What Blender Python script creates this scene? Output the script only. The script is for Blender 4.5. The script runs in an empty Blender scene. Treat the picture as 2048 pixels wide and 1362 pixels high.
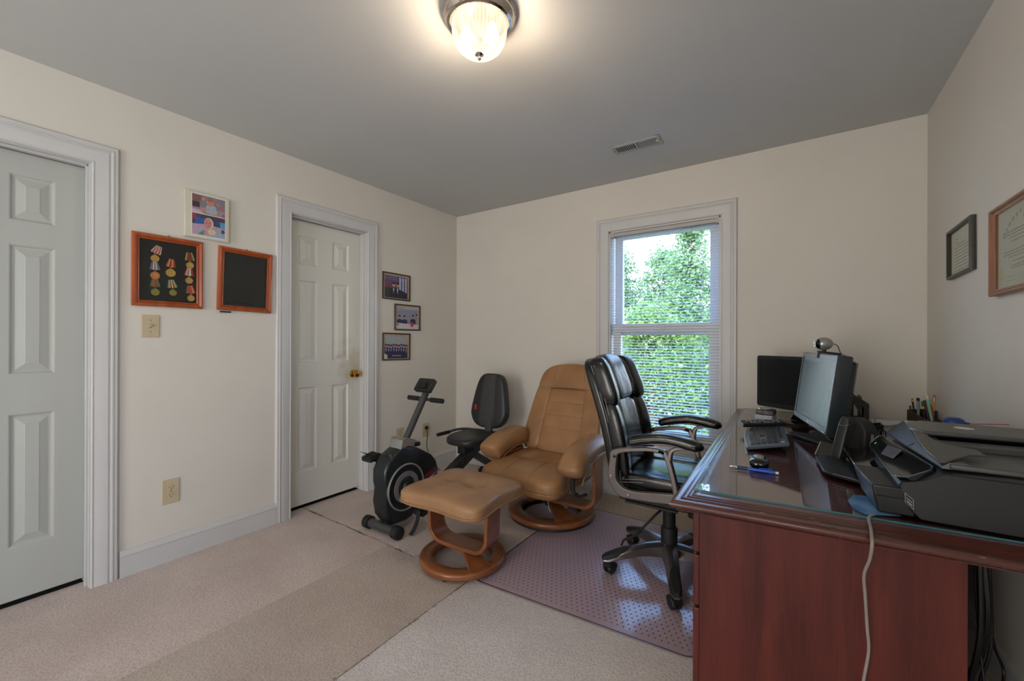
import bpy, bmesh, math, random
from mathutils import Vector, Matrix
S = bpy.context.scene
random.seed(7)
PI = math.pi
def R(d): return math.radians(d)
def srgb(r, g, b):
    f = lambda c: (c/255/12.92) if c/255 <= .04045 else ((c/255+.055)/1.055)**2.4
    return (f(r), f(g), f(b), 1)

# ------------------------------------------------------------------ camera
yaw, pitch, roll, CH, FPX = .597527, .000425, .003277, 1.200, 827.8
f = Vector((-math.sin(yaw)*math.cos(pitch), math.cos(yaw)*math.cos(pitch), math.sin(pitch)))
r0 = Vector((math.cos(yaw), math.sin(yaw), 0)); u0 = r0.cross(f)
rr = math.cos(roll)*r0 + math.sin(roll)*u0; uu = -math.sin(roll)*r0 + math.cos(roll)*u0
cam_data = bpy.data.cameras.new('camera'); cam = bpy.data.objects.new('camera', cam_data)
S.collection.objects.link(cam); S.camera = cam
cam_data.sensor_fit = 'HORIZONTAL'; cam_data.sensor_width = 36; cam_data.lens = 36*FPX/2048
cam_data.clip_start = .02; cam_data.clip_end = 200
Mx = Matrix((rr, uu, -f)).transposed().to_4x4(); Mx.translation = (0, 0, CH); cam.matrix_world = Mx

# ------------------------------------------------------------------ world, lights, exposure
S.view_settings.view_transform = 'Standard'; S.view_settings.look = 'None'
S.view_settings.gamma = 1; S.view_settings.use_curve_mapping = False
S.view_settings.exposure = 0.0
w = bpy.data.worlds.new('sky'); S.world = w; w.use_nodes = True
nt = w.node_tree; nt.nodes.clear()
out = nt.nodes.new('ShaderNodeOutputWorld'); bg = nt.nodes.new('ShaderNodeBackground')
tc = nt.nodes.new('ShaderNodeTexCoord'); sp = nt.nodes.new('ShaderNodeSeparateXYZ'); cr = nt.nodes.new('ShaderNodeValToRGB')
nt.links.new(tc.outputs['Generated'], sp.inputs[0]); nt.links.new(sp.outputs['Z'], cr.inputs[0])
cr.color_ramp.elements[0].position = 0.0; cr.color_ramp.elements[0].color = (.84, .92, 1, 1)
cr.color_ramp.elements[1].position = .55; cr.color_ramp.elements[1].color = (.20, .45, 1.0, 1)
nt.links.new(cr.outputs[0], bg.inputs[0]); bg.inputs[1].default_value = 7.0
nt.links.new(bg.outputs[0], out.inputs[0])

def light(name, kind, loc, direction, energy, color, **kw):
    l = bpy.data.lights.new(name, kind); l.energy = energy; l.color = color
    for k, v in kw.items(): setattr(l, k, v)
    o = bpy.data.objects.new(name, l); S.collection.objects.link(o); o.location = loc
    o.rotation_euler = Vector(direction).to_track_quat('-Z', 'Y').to_euler(); return o
light('sun', 'SUN', (0, 0, 20), (.25, .62, -.75), 9, (1, .96, .88), angle=R(1))
# added fill light in the made-up window opening, right wall behind the camera
light('side_fill', 'AREA', (.70, -1.95, 1.35), (-1, .7, -.02), 10, (.93, .96, 1), shape='RECTANGLE', size=1.2, size_y=1.5)
# added fill light in the invented rear doorway, brightens the room from behind
light('rear_fill', 'AREA', (-1.10, -3.02, 1.2), (.04, 1, .0), 66, (1, .945, .88), shape='RECTANGLE', size=1.3, size_y=2.0)

# ------------------------------------------------------------------ materials
MATS = {}
def nodes_of(m):
    m.use_nodes = True; n = m.node_tree; n.nodes.clear()
    o = n.nodes.new('ShaderNodeOutputMaterial'); b = n.nodes.new('ShaderNodeBsdfPrincipled')
    n.links.new(b.outputs[0], o.inputs[0]); return n, b, o
def N(n, t, **kw):
    x = n.nodes.new(t)
    for k, v in kw.items():
        if isinstance(k, str) and k in x.inputs.keys(): x.inputs[k].default_value = v
        else: setattr(x, k, v)
    return x
def mat(name, col, rough=.5, metal=0, var=.06, scale=30, bump=0, bscale=None, coat=0, spec=.5, stretch=(1, 1, 1), col2=None,
        wave=None, alpha=1, trans=0, ior=1.5, emit=None, estr=0, detail=4):
    if name in MATS: return MATS[name]
    m = bpy.data.materials.new(name); MATS[name] = m
    n, b, o = nodes_of(m)
    c = srgb(*col)
    b.inputs['Roughness'].default_value = rough; b.inputs['Metallic'].default_value = metal
    b.inputs['Specular IOR Level'].default_value = spec; b.inputs['Coat Weight'].default_value = coat
    b.inputs['Coat Roughness'].default_value = .06
    b.inputs['IOR'].default_value = ior; b.inputs['Transmission Weight'].default_value = trans
    b.inputs['Alpha'].default_value = alpha
    t = N(n, 'ShaderNodeTexCoord'); mp = N(n, 'ShaderNodeMapping'); mp.inputs['Scale'].default_value = stretch
    n.links.new(t.outputs['Object'], mp.inputs[0])
    tex = N(n, 'ShaderNodeTexNoise'); tex.inputs['Scale'].default_value = scale; tex.inputs['Detail'].default_value = detail
    n.links.new(mp.outputs[0], tex.inputs['Vector'])
    ramp = N(n, 'ShaderNodeValToRGB')
    if col2 is None:
        lo = tuple(max(0, x*(1-var*2)) for x in c[:3])+(1,); hi = tuple(min(1, x*(1+var*2)) for x in c[:3])+(1,)
    else: lo, hi = srgb(*col2), c
    ramp.color_ramp.elements[0].position = .3; ramp.color_ramp.elements[1].position = .7
    ramp.color_ramp.elements[0].color = lo; ramp.color_ramp.elements[1].color = hi
    n.links.new(tex.outputs['Fac'], ramp.inputs[0]); n.links.new(ramp.outputs[0], b.inputs['Base Color'])
    if bump:
        t2 = N(n, 'ShaderNodeTexNoise'); t2.inputs['Scale'].default_value = bscale or scale*4; t2.inputs['Detail'].default_value = 3
        n.links.new(mp.outputs[0], t2.inputs['Vector'])
        bp = N(n, 'ShaderNodeBump'); bp.inputs['Strength'].default_value = bump; bp.inputs['Distance'].default_value = .002
        n.links.new(t2.outputs['Fac'], bp.inputs['Height']); n.links.new(bp.outputs[0], b.inputs['Normal'])
    if emit:
        b.inputs['Emission Color'].default_value = srgb(*emit); b.inputs['Emission Strength'].default_value = estr
    return m

def wall_mat():
    return mat('wall_paint', (214, 210, 201), .75, var=.01, scale=3, bump=.08, bscale=220, spec=.25)
WALL = wall_mat()
CEIL = mat('ceiling_paint', (197, 199, 198), .85, var=.01, scale=2, bump=.05, bscale=260, spec=.15)
TRIM = mat('trim_paint', (200, 200, 200), .38, var=.012, scale=5, spec=.45)
DOORW = mat('door_paint', (178, 181, 177), .42, var=.015, scale=4, bump=.12, bscale=60, stretch=(1, 1, .08), spec=.4)
# grime around the knob of the far door
def door_grime():
    m = bpy.data.materials.new('door_paint_worn'); n, b, o = nodes_of(m)
    b.inputs['Roughness'].default_value = .45; b.inputs['Specular IOR Level'].default_value = .4
    g = N(n, 'ShaderNodeNewGeometry'); d = N(n, 'ShaderNodeVectorMath', operation='SUBTRACT'); d.inputs[1].default_value = (-2.89, 2.0, 1.02)
    sc = N(n, 'ShaderNodeVectorMath', operation='MULTIPLY'); sc.inputs[1].default_value = (0, 3.2, 2.4)
    ln = N(n, 'ShaderNodeVectorMath', operation='LENGTH')
    n.links.new(g.outputs['Position'], d.inputs[0]); n.links.new(d.outputs[0], sc.inputs[0]); n.links.new(sc.outputs[0], ln.inputs[0])
    ns = N(n, 'ShaderNodeTexNoise'); ns.inputs['Scale'].default_value = 9; n.links.new(g.outputs['Position'], ns.inputs['Vector'])
    ad = N(n, 'ShaderNodeMath', operation='ADD'); n.links.new(ln.outputs['Value'], ad.inputs[0]); n.links.new(ns.outputs['Fac'], ad.inputs[1])
    rp = N(n, 'ShaderNodeValToRGB'); rp.color_ramp.elements[0].position = .45; rp.color_ramp.elements[0].color = srgb(188, 180, 160)
    rp.color_ramp.elements[1].position = 1.0; rp.color_ramp.elements[1].color = srgb(216, 215, 206)
    n.links.new(ad.outputs[0], rp.inputs[0]); n.links.new(rp.outputs[0], b.inputs['Base Color']); return m
DOORG = door_grime()

def carpet(name, c1, c2, rot=0.0):
    m = bpy.data.materials.new(name); n, b, o = nodes_of(m)
    b.inputs['Roughness'].default_value = .95; b.inputs['Specular IOR Level'].default_value = .1
    b.inputs['Sheen Weight'].default_value = .15
    t = N(n, 'ShaderNodeNewGeometry'); mp = N(n, 'ShaderNodeMapping'); mp.inputs['Rotation'].default_value = (0, 0, rot)
    n.links.new(t.outputs['Position'], mp.inputs[0])
    fine = N(n, 'ShaderNodeTexNoise'); fine.inputs['Scale'].default_value = 420; fine.inputs['Detail'].default_value = 2
    big = N(n, 'ShaderNodeTexNoise'); big.inputs['Scale'].default_value = 2.2; big.inputs['Detail'].default_value = 5
    vor = N(n, 'ShaderNodeTexVoronoi'); vor.inputs['Scale'].default_value = 105; vor.inputs['Randomness'].default_value = .85
    for x in (fine, big, vor): n.links.new(mp.outputs[0], x.inputs['Vector'])
    mx = N(n, 'ShaderNodeMath', operation='MULTIPLY_ADD'); mx.inputs[1].default_value = .8; n.links.new(fine.outputs['Fac'], mx.inputs[0]); n.links.new(vor.outputs['Distance'], mx.inputs[2])
    rp = N(n, 'ShaderNodeValToRGB'); rp.color_ramp.elements[0].position = .1; rp.color_ramp.elements[1].position = 1.1 if False else 1.0
    rp.color_ramp.elements[0].color = srgb(*c1); rp.color_ramp.elements[1].color = srgb(*c2)
    n.links.new(mx.outputs[0], rp.inputs[0])
    r2 = N(n, 'ShaderNodeValToRGB'); r2.color_ramp.elements[0].position = .35; r2.color_ramp.elements[0].color = (.86, .84, .83, 1); r2.color_ramp.elements[1].position = .6; r2.color_ramp.elements[1].color = (1, 1, 1, 1)
    n.links.new(big.outputs['Fac'], r2.inputs[0])
    mm = N(n, 'ShaderNodeMix', data_type='RGBA', blend_type='MULTIPLY'); mm.inputs[0].default_value = 1
    n.links.new(rp.outputs[0], mm.inputs[6]); n.links.new(r2.outputs[0], mm.inputs[7]); n.links.new(mm.outputs[2], b.inputs['Base Color'])
    bp = N(n, 'ShaderNodeBump'); bp.inputs['Strength'].default_value = .6; bp.inputs['Distance'].default_value = .003
    n.links.new(mx.outputs[0], bp.inputs['Height']); n.links.new(bp.outputs[0], b.inputs['Normal']); return m
CARP_A = carpet('carpet_beige', (170, 154, 146), (205, 190, 182), .2)
CARP_B = carpet('carpet_beige_crushed', (158, 144, 134), (190, 176, 165), .9)
CARP_C = carpet('carpet_beige_dense', (178, 168, 164), (214, 206, 202), .5)
CARP_D = carpet('carpet_tan', (156, 138, 118), (190, 170, 147), .2)

def wood(name, dark, lite, rough, axis=2, scale=7, coat=.3, spec=.5, wear=False):
    m = bpy.data.materials.new(name); n, b, o = nodes_of(m)
    b.inputs['Roughness'].default_value = rough; b.inputs['Coat Weight'].default_value = coat; b.inputs['Coat Roughness'].default_value = .12
    b.inputs['Specular IOR Level'].default_value = spec
    t = N(n, 'ShaderNodeTexCoord'); mp = N(n, 'ShaderNodeMapping'); st = [scale*3]*3; st[axis] = scale*.35; mp.inputs['Scale'].default_value = st
    n.links.new(t.outputs['Object'], mp.inputs[0])
    a = N(n, 'ShaderNodeTexNoise'); a.inputs['Scale'].default_value = 1; a.inputs['Detail'].default_value = 5; a.inputs['Distortion'].default_value = .6
    n.links.new(mp.outputs[0], a.inputs['Vector'])
    mp2 = N(n, 'ShaderNodeMapping'); s2 = [scale*40]*3; s2[axis] = scale*2; mp2.inputs['Scale'].default_value = s2
    n.links.new(t.outputs['Object'], mp2.inputs[0])
    c = N(n, 'ShaderNodeTexNoise'); c.inputs['Scale'].default_value = 1; c.inputs['Detail'].default_value = 2
    n.links.new(mp2.outputs[0], c.inputs['Vector'])
    ad = N(n, 'ShaderNodeMath', operation='MULTIPLY_ADD'); ad.inputs[1].default_value = .35; n.links.new(c.outputs['Fac'], ad.inputs[0]); n.links.new(a.outputs['Fac'], ad.inputs[2])
    rp = N(n, 'ShaderNodeValToRGB'); rp.color_ramp.elements[0].position = .45; rp.color_ramp.elements[1].position = .9
    rp.color_ramp.elements[0].color = srgb(*dark); rp.color_ramp.elements[1].color = srgb(*lite)
    n.links.new(ad.outputs[0], rp.inputs[0])
    if wear:
        mp3 = N(n, 'ShaderNodeMapping'); mp3.inputs['Scale'].default_value = (9, 60, 60); n.links.new(t.outputs['Object'], mp3.inputs[0])
        v = N(n, 'ShaderNodeTexNoise'); v.inputs['Scale'].default_value = 1.6; v.inputs['Detail'].default_value = 6; n.links.new(mp3.outputs[0], v.inputs['Vector'])
        r3 = N(n, 'ShaderNodeValToRGB'); r3.color_ramp.elements[0].position = .69; r3.color_ramp.elements[0].color = (0, 0, 0, 1); r3.color_ramp.elements[1].position = .72
        n.links.new(v.outputs['Fac'], r3.inputs[0])
        mm = N(n, 'ShaderNodeMix', data_type='RGBA'); n.links.new(r3.outputs[0], mm.inputs[0]); n.links.new(rp.outputs[0], mm.inputs[6]); mm.inputs[7].default_value = srgb(190, 140, 110)
        n.links.new(mm.outputs[2], b.inputs['Base Color'])
    else: n.links.new(rp.outputs[0], b.inputs['Base Color'])
    return m
DESKW = wood('mahogany_veneer', (68, 30, 27), (98, 44, 38), .38, 2, 6, coat=.05, spec=.3)
DESKT = wood('mahogany_top', (84, 42, 46), (116, 62, 66), .25, 1, 6, coat=.4)
DESKM = wood('mahogany_moulding', (62, 28, 23), (92, 46, 36), .28, 0, 6, coat=.5, wear=True)
BENT = wood('cherry_bentwood', (112, 62, 32), (148, 90, 52), .35, 0, 6, coat=.3)
FRAMEW = wood('pine_frame_orange', (136, 60, 26), (176, 86, 40), .35, 2, 8, coat=.4)
OAKW = wood('oak_frame_brown', (116, 72, 46), (150, 98, 66), .4, 2, 8, coat=.2)
DARKW = wood('dark_stained_wood', (52, 44, 42), (76, 66, 62), .5, 1, 12, coat=.05)
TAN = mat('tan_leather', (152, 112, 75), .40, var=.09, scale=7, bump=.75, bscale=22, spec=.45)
TANO = mat('tan_leather_muted', (160, 122, 88), .43, var=.09, scale=7, bump=.7, bscale=22, spec=.45)  # slightly paler, more muted tan for the ottoman cushion
TANP = mat('tan_piping', (150, 112, 72), .5, var=.04)
BLK_LEATHER = mat('black_leather', (15, 17, 18), .25, var=.05, scale=8, bump=.6, bscale=24, spec=.65)
STITCH = mat('white_stitch', (168, 170, 168), .8)
GUN = mat('gunmetal_paint', (124, 118, 116), .30, metal=.8, var=.02)
SILV = mat('silver_paint', (158, 158, 156), .32, metal=.6, var=.02)
BLK = mat('black_plastic', (26, 27, 28), .42, var=.05)
BLKM = mat('black_matte', (20, 21, 22), .65, var=.05)
BLKG = mat('black_gloss', (10, 11, 14), .08, var=.02, spec=.6)
PRN = mat('printer_black', (18, 21, 22), .42, var=.03, spec=.55, bump=.1, bscale=600)
PRL = mat('printer_lid_charcoal', (62, 62, 62), .36, var=.03, spec=.9)
BIKEB = mat('bike_shell', (22, 30, 33), .32, var=.03)
BIKEG = mat('bike_grey_tube', (72, 72, 74), .38, var=.03, metal=.3)
BIKEV = mat('bike_vinyl', (40, 41, 43), .45, var=.03)
BIKEVP = mat('bike_vinyl_panel', (64, 63, 64), .6, var=.04)
CHROME = mat('polished_nickel', (205, 196, 186), .09, metal=1, var=.01)
BRASS = mat('brass', (198, 150, 72), .16, metal=1, var=.03)
IVORY = mat('ivory_plate', (192, 178, 148), .4, var=.02)
DARKHOLE = mat('dark_hole', (14, 12, 10), .8)
WHT = mat('white_plastic', (214, 216, 220), .35, var=.01)
SLAT = mat('blind_slat', (226, 230, 238), .4, var=.01)
SASH = mat('sash_vinyl', (206, 214, 226), .4, var=.01)
VENTW = mat('vent_paint', (176, 176, 174), .45, var=.02)
MONB = mat('monitor_bezel', (30, 33, 36), .35, var=.02)
MONF = mat('monitor_bezel_grey', (38, 45, 50), .3, var=.02, spec=.6)
SCR1 = mat('screen_off', (24, 27, 28), .25, var=.02, spec=.5)
SCR2 = mat('screen_off_hazy', (74, 92, 90), .25, var=.04, scale=5, spec=.5)
KEYB = mat('keyboard_body', (84, 94, 110), .3, var=.03, spec=.9)  # bluish reflection is mixed into the body colour
KEYC = mat('keycap', (40, 44, 50), .35, var=.03)
BLUEP = mat('blue_plastic', (32, 66, 132), .35, var=.02)
BLUEPEN = mat('blue_pen', (24, 82, 190), .2, var=.02)
REDP = mat('red_plastic', (196, 36, 44), .4, var=.02)
GREENP = mat('mint_plastic', (120, 190, 150), .35, var=.02)
GREEND = mat('green_plastic', (30, 110, 66), .4)
YEL = mat('yellow_band', (220, 200, 50), .4)
ORANGEP = mat('pencil_orange', (216, 140, 40), .45)
PURP = mat('purple_plastic', (92, 40, 66), .4)
GREYP = mat('grey_plastic', (130, 136, 142), .4)
PINKE = mat('eraser_pink', (200, 92, 74), .7)
CREAM = mat('feather_cream', (226, 196, 156), .6)
PAPER = mat('paper_white', (228, 227, 222), .7, var=.02, scale=40)
PAPERC = mat('certificate_paper', (186, 186, 168), .6, var=.02, scale=10)
INK = mat('ink_grey', (92, 90, 84), .7)
GOLD = mat('gold_seal', (186, 176, 110), .5, var=.08, scale=300)
FELT = mat('black_felt', (24, 26, 24), .85, var=.2, scale=300, bump=.3)
FELT2 = mat('black_board', (24, 25, 22), .45, var=.12, scale=14)
CORDG = mat('grey_cord', (136, 130, 124), .55)
CORDB = mat('black_cord', (12, 12, 12), .5)
CORDT = mat('teal_cord', (30, 88, 120), .5)
ACR = mat('acrylic_edge', (206, 202, 184), .18, var=.01)
SUB = mat('subfloor_dark', (52, 42, 36), .9)
THREAD = mat('carpet_binding', (196, 188, 176), .9)
GRASS = mat('grass', (70, 98, 44), .9, var=.3, scale=3)
BARK = mat('bark', (88, 74, 60), .9, var=.2, scale=20)

def pane_mat(name, tint, fres=1.45, rough=.0):
    m = bpy.data.materials.new(name); m.use_nodes = True; n = m.node_tree; n.nodes.clear()
    o = N(n, 'ShaderNodeOutputMaterial'); tr = N(n, 'ShaderNodeBsdfTransparent'); gl = N(n, 'ShaderNodeBsdfGlossy')
    tr.inputs[0].default_value = tint; gl.inputs['Roughness'].default_value = rough
    fr = N(n, 'ShaderNodeFresnel'); mx = N(n, 'ShaderNodeMixShader'); ge = N(n, 'ShaderNodeNewGeometry')
    ir = N(n, 'ShaderNodeMapRange'); ir.inputs['To Min'].default_value = fres; ir.inputs['To Max'].default_value = 1/fres
    n.links.new(ge.outputs['Backfacing'], ir.inputs['Value']); n.links.new(ir.outputs[0], fr.inputs[0])
    n.links.new(fr.outputs[0], mx.inputs[0]); n.links.new(tr.outputs[0], mx.inputs[1]); n.links.new(gl.outputs[0], mx.inputs[2])
    n.links.new(mx.outputs[0], o.inputs[0]); return m
PANE = pane_mat('window_glass', (.95, .975, .97, 1), 1.12)
GLASSF = pane_mat('frame_glass', (.95, .96, .95, 1), 1.35)
DESKG = pane_mat('desk_glass', (.95, .965, .96, 1), 1.5)
GEDGE = mat('glass_edge_green', (50, 112, 116), .15)

def mat_vinyl():
    m = bpy.data.materials.new('clear_vinyl_mat'); n, b, o = nodes_of(m)
    b.inputs['Roughness'].default_value = .15; b.inputs['Coat Weight'].default_value = .4; b.inputs['Coat Roughness'].default_value = .12; b.inputs['Base Color'].default_value = srgb(204, 182, 192)
    b.inputs['Specular IOR Level'].default_value = 1.0
    g = N(n, 'ShaderNodeTexCoord'); v = N(n, 'ShaderNodeTexNoise'); v.inputs['Scale'].default_value = 14; v.inputs['Detail'].default_value = 3
    n.links.new(g.outputs['Object'], v.inputs['Vector'])
    bp = N(n, 'ShaderNodeBump'); bp.inputs['Strength'].default_value = .22; bp.inputs['Distance'].default_value = .004
    n.links.new(v.outputs['Fac'], bp.inputs['Height']); n.links.new(bp.outputs[0], b.inputs['Normal'])
    tr = N(n, 'ShaderNodeBsdfTransparent'); tr.inputs[0].default_value = (.82, .74, .76, 1)
    mx = N(n, 'ShaderNodeMixShader'); mx.inputs[0].default_value = .68
    n.links.new(tr.outputs[0], mx.inputs[1]); n.links.new(b.outputs[0], mx.inputs[2]); n.links.new(mx.outputs[0], o.inputs[0]); return m
VINYL = mat_vinyl()
STUDM = mat('mat_stud', (96, 80, 90), .4)

def leaf_mat(name, a, b_):
    m = bpy.data.materials.new(name); n, b, o = nodes_of(m)
    g = N(n, 'ShaderNodeNewGeometry'); rp = N(n, 'ShaderNodeValToRGB')
    rp.color_ramp.elements[0].color = srgb(*a); rp.color_ramp.elements[1].color = srgb(*b_)
    n.links.new(g.outputs['Random Per Island'], rp.inputs[0]); n.links.new(rp.outputs[0], b.inputs['Base Color'])
    b.inputs['Roughness'].default_value = .38
    ts = N(n, 'ShaderNodeBsdfTranslucent'); n.links.new(rp.outputs[0], ts.inputs[0]); mx = N(n, 'ShaderNodeMixShader'); mx.inputs[0].default_value = .4
    n.links.new(b.outputs[0], mx.inputs[1]); n.links.new(ts.outputs[0], mx.inputs[2]); n.links.new(mx.outputs[0], o.inputs[0]); return m

# ------------------------------------------------------------------ mesh building
class MB:
    def __init__(s): s.v = []; s.f = []; s.mi = []
    def add(s, vs, fs, mi=0):
        k = len(s.v); s.v += [tuple(v) for v in vs]; s.f += [tuple(i+k for i in q) for q in fs]; s.mi += [mi]*len(fs); return s
    def box(s, a, b, rot=None, mi=0, piv=None):
        x0, y0, z0 = a; x1, y1, z1 = b
        vs = [Vector(p) for p in ((x0, y0, z0), (x1, y0, z0), (x1, y1, z0), (x0, y1, z0), (x0, y0, z1), (x1, y0, z1), (x1, y1, z1), (x0, y1, z1))]
        if rot is not None:
            c = Vector(piv) if piv is not None else sum(vs, Vector())/8
            vs = [rot @ (v-c)+c for v in vs]
        return s.add(vs, [(0, 3, 2, 1), (4, 5, 6, 7), (0, 1, 5, 4), (1, 2, 6, 5), (2, 3, 7, 6), (3, 0, 4, 7)], mi)
    def rings(s, rs, cap=True, mi=0, close=True):
        n = len(rs[0]); vs = [p for r in rs for p in r]; fs = []
        for i in range(len(rs)-1):
            for j in range(n if close else n-1):
                a = i*n+j; b = i*n+(j+1) % n
                fs.append((a, b, b+n, a+n))
        if cap: fs += [tuple(range(n))[::-1], tuple(range((len(rs)-1)*n, len(rs)*n))]
        return s.add(vs, fs, mi)
    def tube(s, path, r, seg=10, mi=0, cap=True, smooth=0, flat=None):
        P = [Vector(p) for p in path]
        if smooth: P = spline(P, smooth)
        rad = r if isinstance(r, (list, tuple)) else None
        rs = []; up = None
        for i, p in enumerate(P):
            d = (P[min(i+1, len(P)-1)]-P[max(i-1, 0)]).normalized()
            if up is None: up = Vector((0, 0, 1)) if abs(d.z) < .9 else Vector((0, 1, 0))
            a = up.cross(d).normalized(); up = d.cross(a).normalized()
            q = (rad[0]+(rad[1]-rad[0])*i/(len(P)-1)) if rad else r
            fl = flat or 1
            rs.append([p+a*(q*math.cos(2*PI*k/seg))+up*(q*fl*math.sin(2*PI*k/seg)) for k in range(seg)])
        return s.rings(rs, cap, mi)
    def lathe(s, prof, c, seg=32, axis='z', mi=0, cap=True):
        c = Vector(c); rs = []
        for (r, h) in prof:
            ring = []
            for k in range(seg):
                a = 2*PI*k/seg; x, y = r*math.cos(a), r*math.sin(a)
                ring.append(c+{'z': Vector((x, y, h)), 'x': Vector((h, x, y)), 'y': Vector((y, h, x))}[axis])
            rs.append(ring)
        return s.rings(rs, cap, mi)
    def prism(s, poly, to3, t0, t1, mi=0):
        a = [to3(u, v, t0) for u, v in poly]; b = [to3(u, v, t1) for u, v in poly]
        return s.rings([a, b], True, mi)
    def sweep(s, pts, prof, to3, closed=True, mi=0, mis=None):
        # pts counter-clockwise (u,v); profile (outward offset, height)
        n = len(pts); rs = []
        for i, p in enumerate(pts):
            p = Vector(p); nn = []
            if closed or i > 0: d = (p-Vector(pts[i-1])).normalized(); nn.append(Vector((d.y, -d.x)))
            if closed or i < n-1: d = (Vector(pts[(i+1) % n])-p).normalized(); nn.append(Vector((d.y, -d.x)))
            if len(nn) == 2: m = (nn[0]+nn[1])/(1+nn[0].dot(nn[1]))
            else: m = nn[0]
            rs.append([to3(p.x+m.x*o, p.y+m.y*o, h) for o, h in prof])
        if closed: rs.append(rs[0])
        return s.rings(rs, not closed, mi)
    def cushion(s, c, size, k=4, n=8, fn=None, mi=0, kz=None):
        # rounded box on the unit cube; fn(p)->p in unit space after rounding
        c = Vector(c); h = Vector(size)/2
        for ax in range(3):
            for sg in (-1, 1):
                vs = []; fs = []
                for i in range(n+1):
                    for j in range(n+1):
                        a, b = -1+2*i/n, -1+2*j/n
                        a, b = math.sin(a*PI/2), math.sin(b*PI/2)
                        p = [0, 0, 0]; p[ax] = sg; p[(ax+1) % 3] = a; p[(ax+2) % 3] = b*1.0
                        rr_ = (abs(p[0])**k+abs(p[1])**k+abs(p[2])**k)**(-1/k)
                        q = Vector(p)*rr_
                        if fn: q = fn(q)
                        vs.append(Vector((c.x+q.x*h.x, c.y+q.y*h.y, c.z+q.z*h.z)))
                for i in range(n):
                    for j in range(n):
                        a = i*(n+1)+j; q = (a, a+n+1, a+n+2, a+1)
                        fs.append(q if sg > 0 else q[::-1])
                s.add(vs, fs, mi)
        return s
    def xf(s, fn, start=0):
        s.v = s.v[:start]+[tuple(fn(Vector(v))) for v in s.v[start:]]; return s
    def build(s, name, mats, parent=None, bevel=0, smooth=38, local=False, segs=2, sub=0, merge=True):
        me = bpy.data.meshes.new(name)
        vs = s.v
        if parent is not None and not local:
            inv = world_of(parent).inverted(); vs = [tuple(inv @ Vector(v)) for v in vs]
        me.from_pydata(vs, [], s.f)
        mats = mats if isinstance(mats, (list, tuple)) else [mats]
        for m in mats: me.materials.append(m)
        if len(mats) > 1: me.polygons.foreach_set('material_index', s.mi)
        bm = bmesh.new(); bm.from_mesh(me)
        if merge and len(vs) < 60000: bmesh.ops.remove_doubles(bm, verts=bm.verts, dist=1e-6)
        bmesh.ops.recalc_face_normals(bm, faces=bm.faces) if merge else None
        bm.to_mesh(me); bm.free()
        if smooth:
            me.polygons.foreach_set('use_smooth', [True]*len(me.polygons))
            me.set_sharp_from_angle(angle=R(smooth))
        o = bpy.data.objects.new(name, me); S.collection.objects.link(o)
        if parent is not None: o.parent = parent
        if bevel:
            b = o.modifiers.new('bevel', 'BEVEL'); b.width = bevel; b.segments = segs; b.limit_method = 'ANGLE'; b.angle_limit = R(40)
        if sub:
            q = o.modifiers.new('sub', 'SUBSURF'); q.levels = sub; q.render_levels = sub
        return o
def spline(P, k):
    out_ = []
    for i in range(len(P)-1):
        p0 = P[max(i-1, 0)]; p1 = P[i]; p2 = P[i+1]; p3 = P[min(i+2, len(P)-1)]
        for j in range(k):
            t = j/k
            out_.append(.5*((2*p1)+(-p0+p2)*t+(2*p0-5*p1+4*p2-p3)*t*t+(-p0+3*p1-3*p2+p3)*t**3))
    out_.append(P[-1]); return out_
def world_of(o):
    m = Matrix.LocRotScale(o.location, o.rotation_euler, o.scale)
    return world_of(o.parent) @ m if o.parent else m
def tag(o, label, cat, group=None, kind=None):
    o['label'] = label; o['category'] = cat
    if group: o['group'] = group
    if kind: o['kind'] = kind
    return o
def thing(name, label, cat, loc, rz=0, group=None):
    o = bpy.data.objects.new(name, None); S.collection.objects.link(o); o.location = loc; o.rotation_euler = (0, 0, rz)
    o.empty_display_size = .05
    return tag(o, label, cat, group)
def struct(name, mb, m, label=None, parent=None, **kw):
    o = mb.build(name, m, parent, **kw)
    if parent is None:
        o['kind'] = 'structure'
        if label: o['label'] = label
    return o
def lab(o, t): o['label'] = t; return o
def text(name, body, size, mtx, m, parent, extr=.0004, align='CENTER'):
    cu = bpy.data.curves.new(name, 'FONT'); cu.body = body; cu.size = size; cu.extrude = extr; cu.align_x = align; cu.align_y = 'CENTER'
    tmp = bpy.data.objects.new('tmp', cu); S.collection.objects.link(tmp)
    me = bpy.data.meshes.new_from_object(tmp.evaluated_get(bpy.context.evaluated_depsgraph_get())); bpy.data.objects.remove(tmp); bpy.data.curves.remove(cu)
    me.materials.clear(); me.materials.append(m)
    o = bpy.data.objects.new(name, me); S.collection.objects.link(o); o.parent = parent
    o.matrix_local = world_of(parent).inverted() @ mtx; return o
def basis(o, x, y, z):
    return Matrix((Vector(x).normalized(), Vector(y).normalized(), Vector(z).normalized())).transposed().to_4x4() @ Matrix() if False else \
        Matrix.Translation(o) @ Matrix((Vector(x).normalized(), Vector(y).normalized(), Vector(z).normalized())).transposed().to_4x4()
def rect(u0, v0, u1, v1): return [(u0, v0), (u1, v0), (u1, v1), (u0, v1)]

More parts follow.
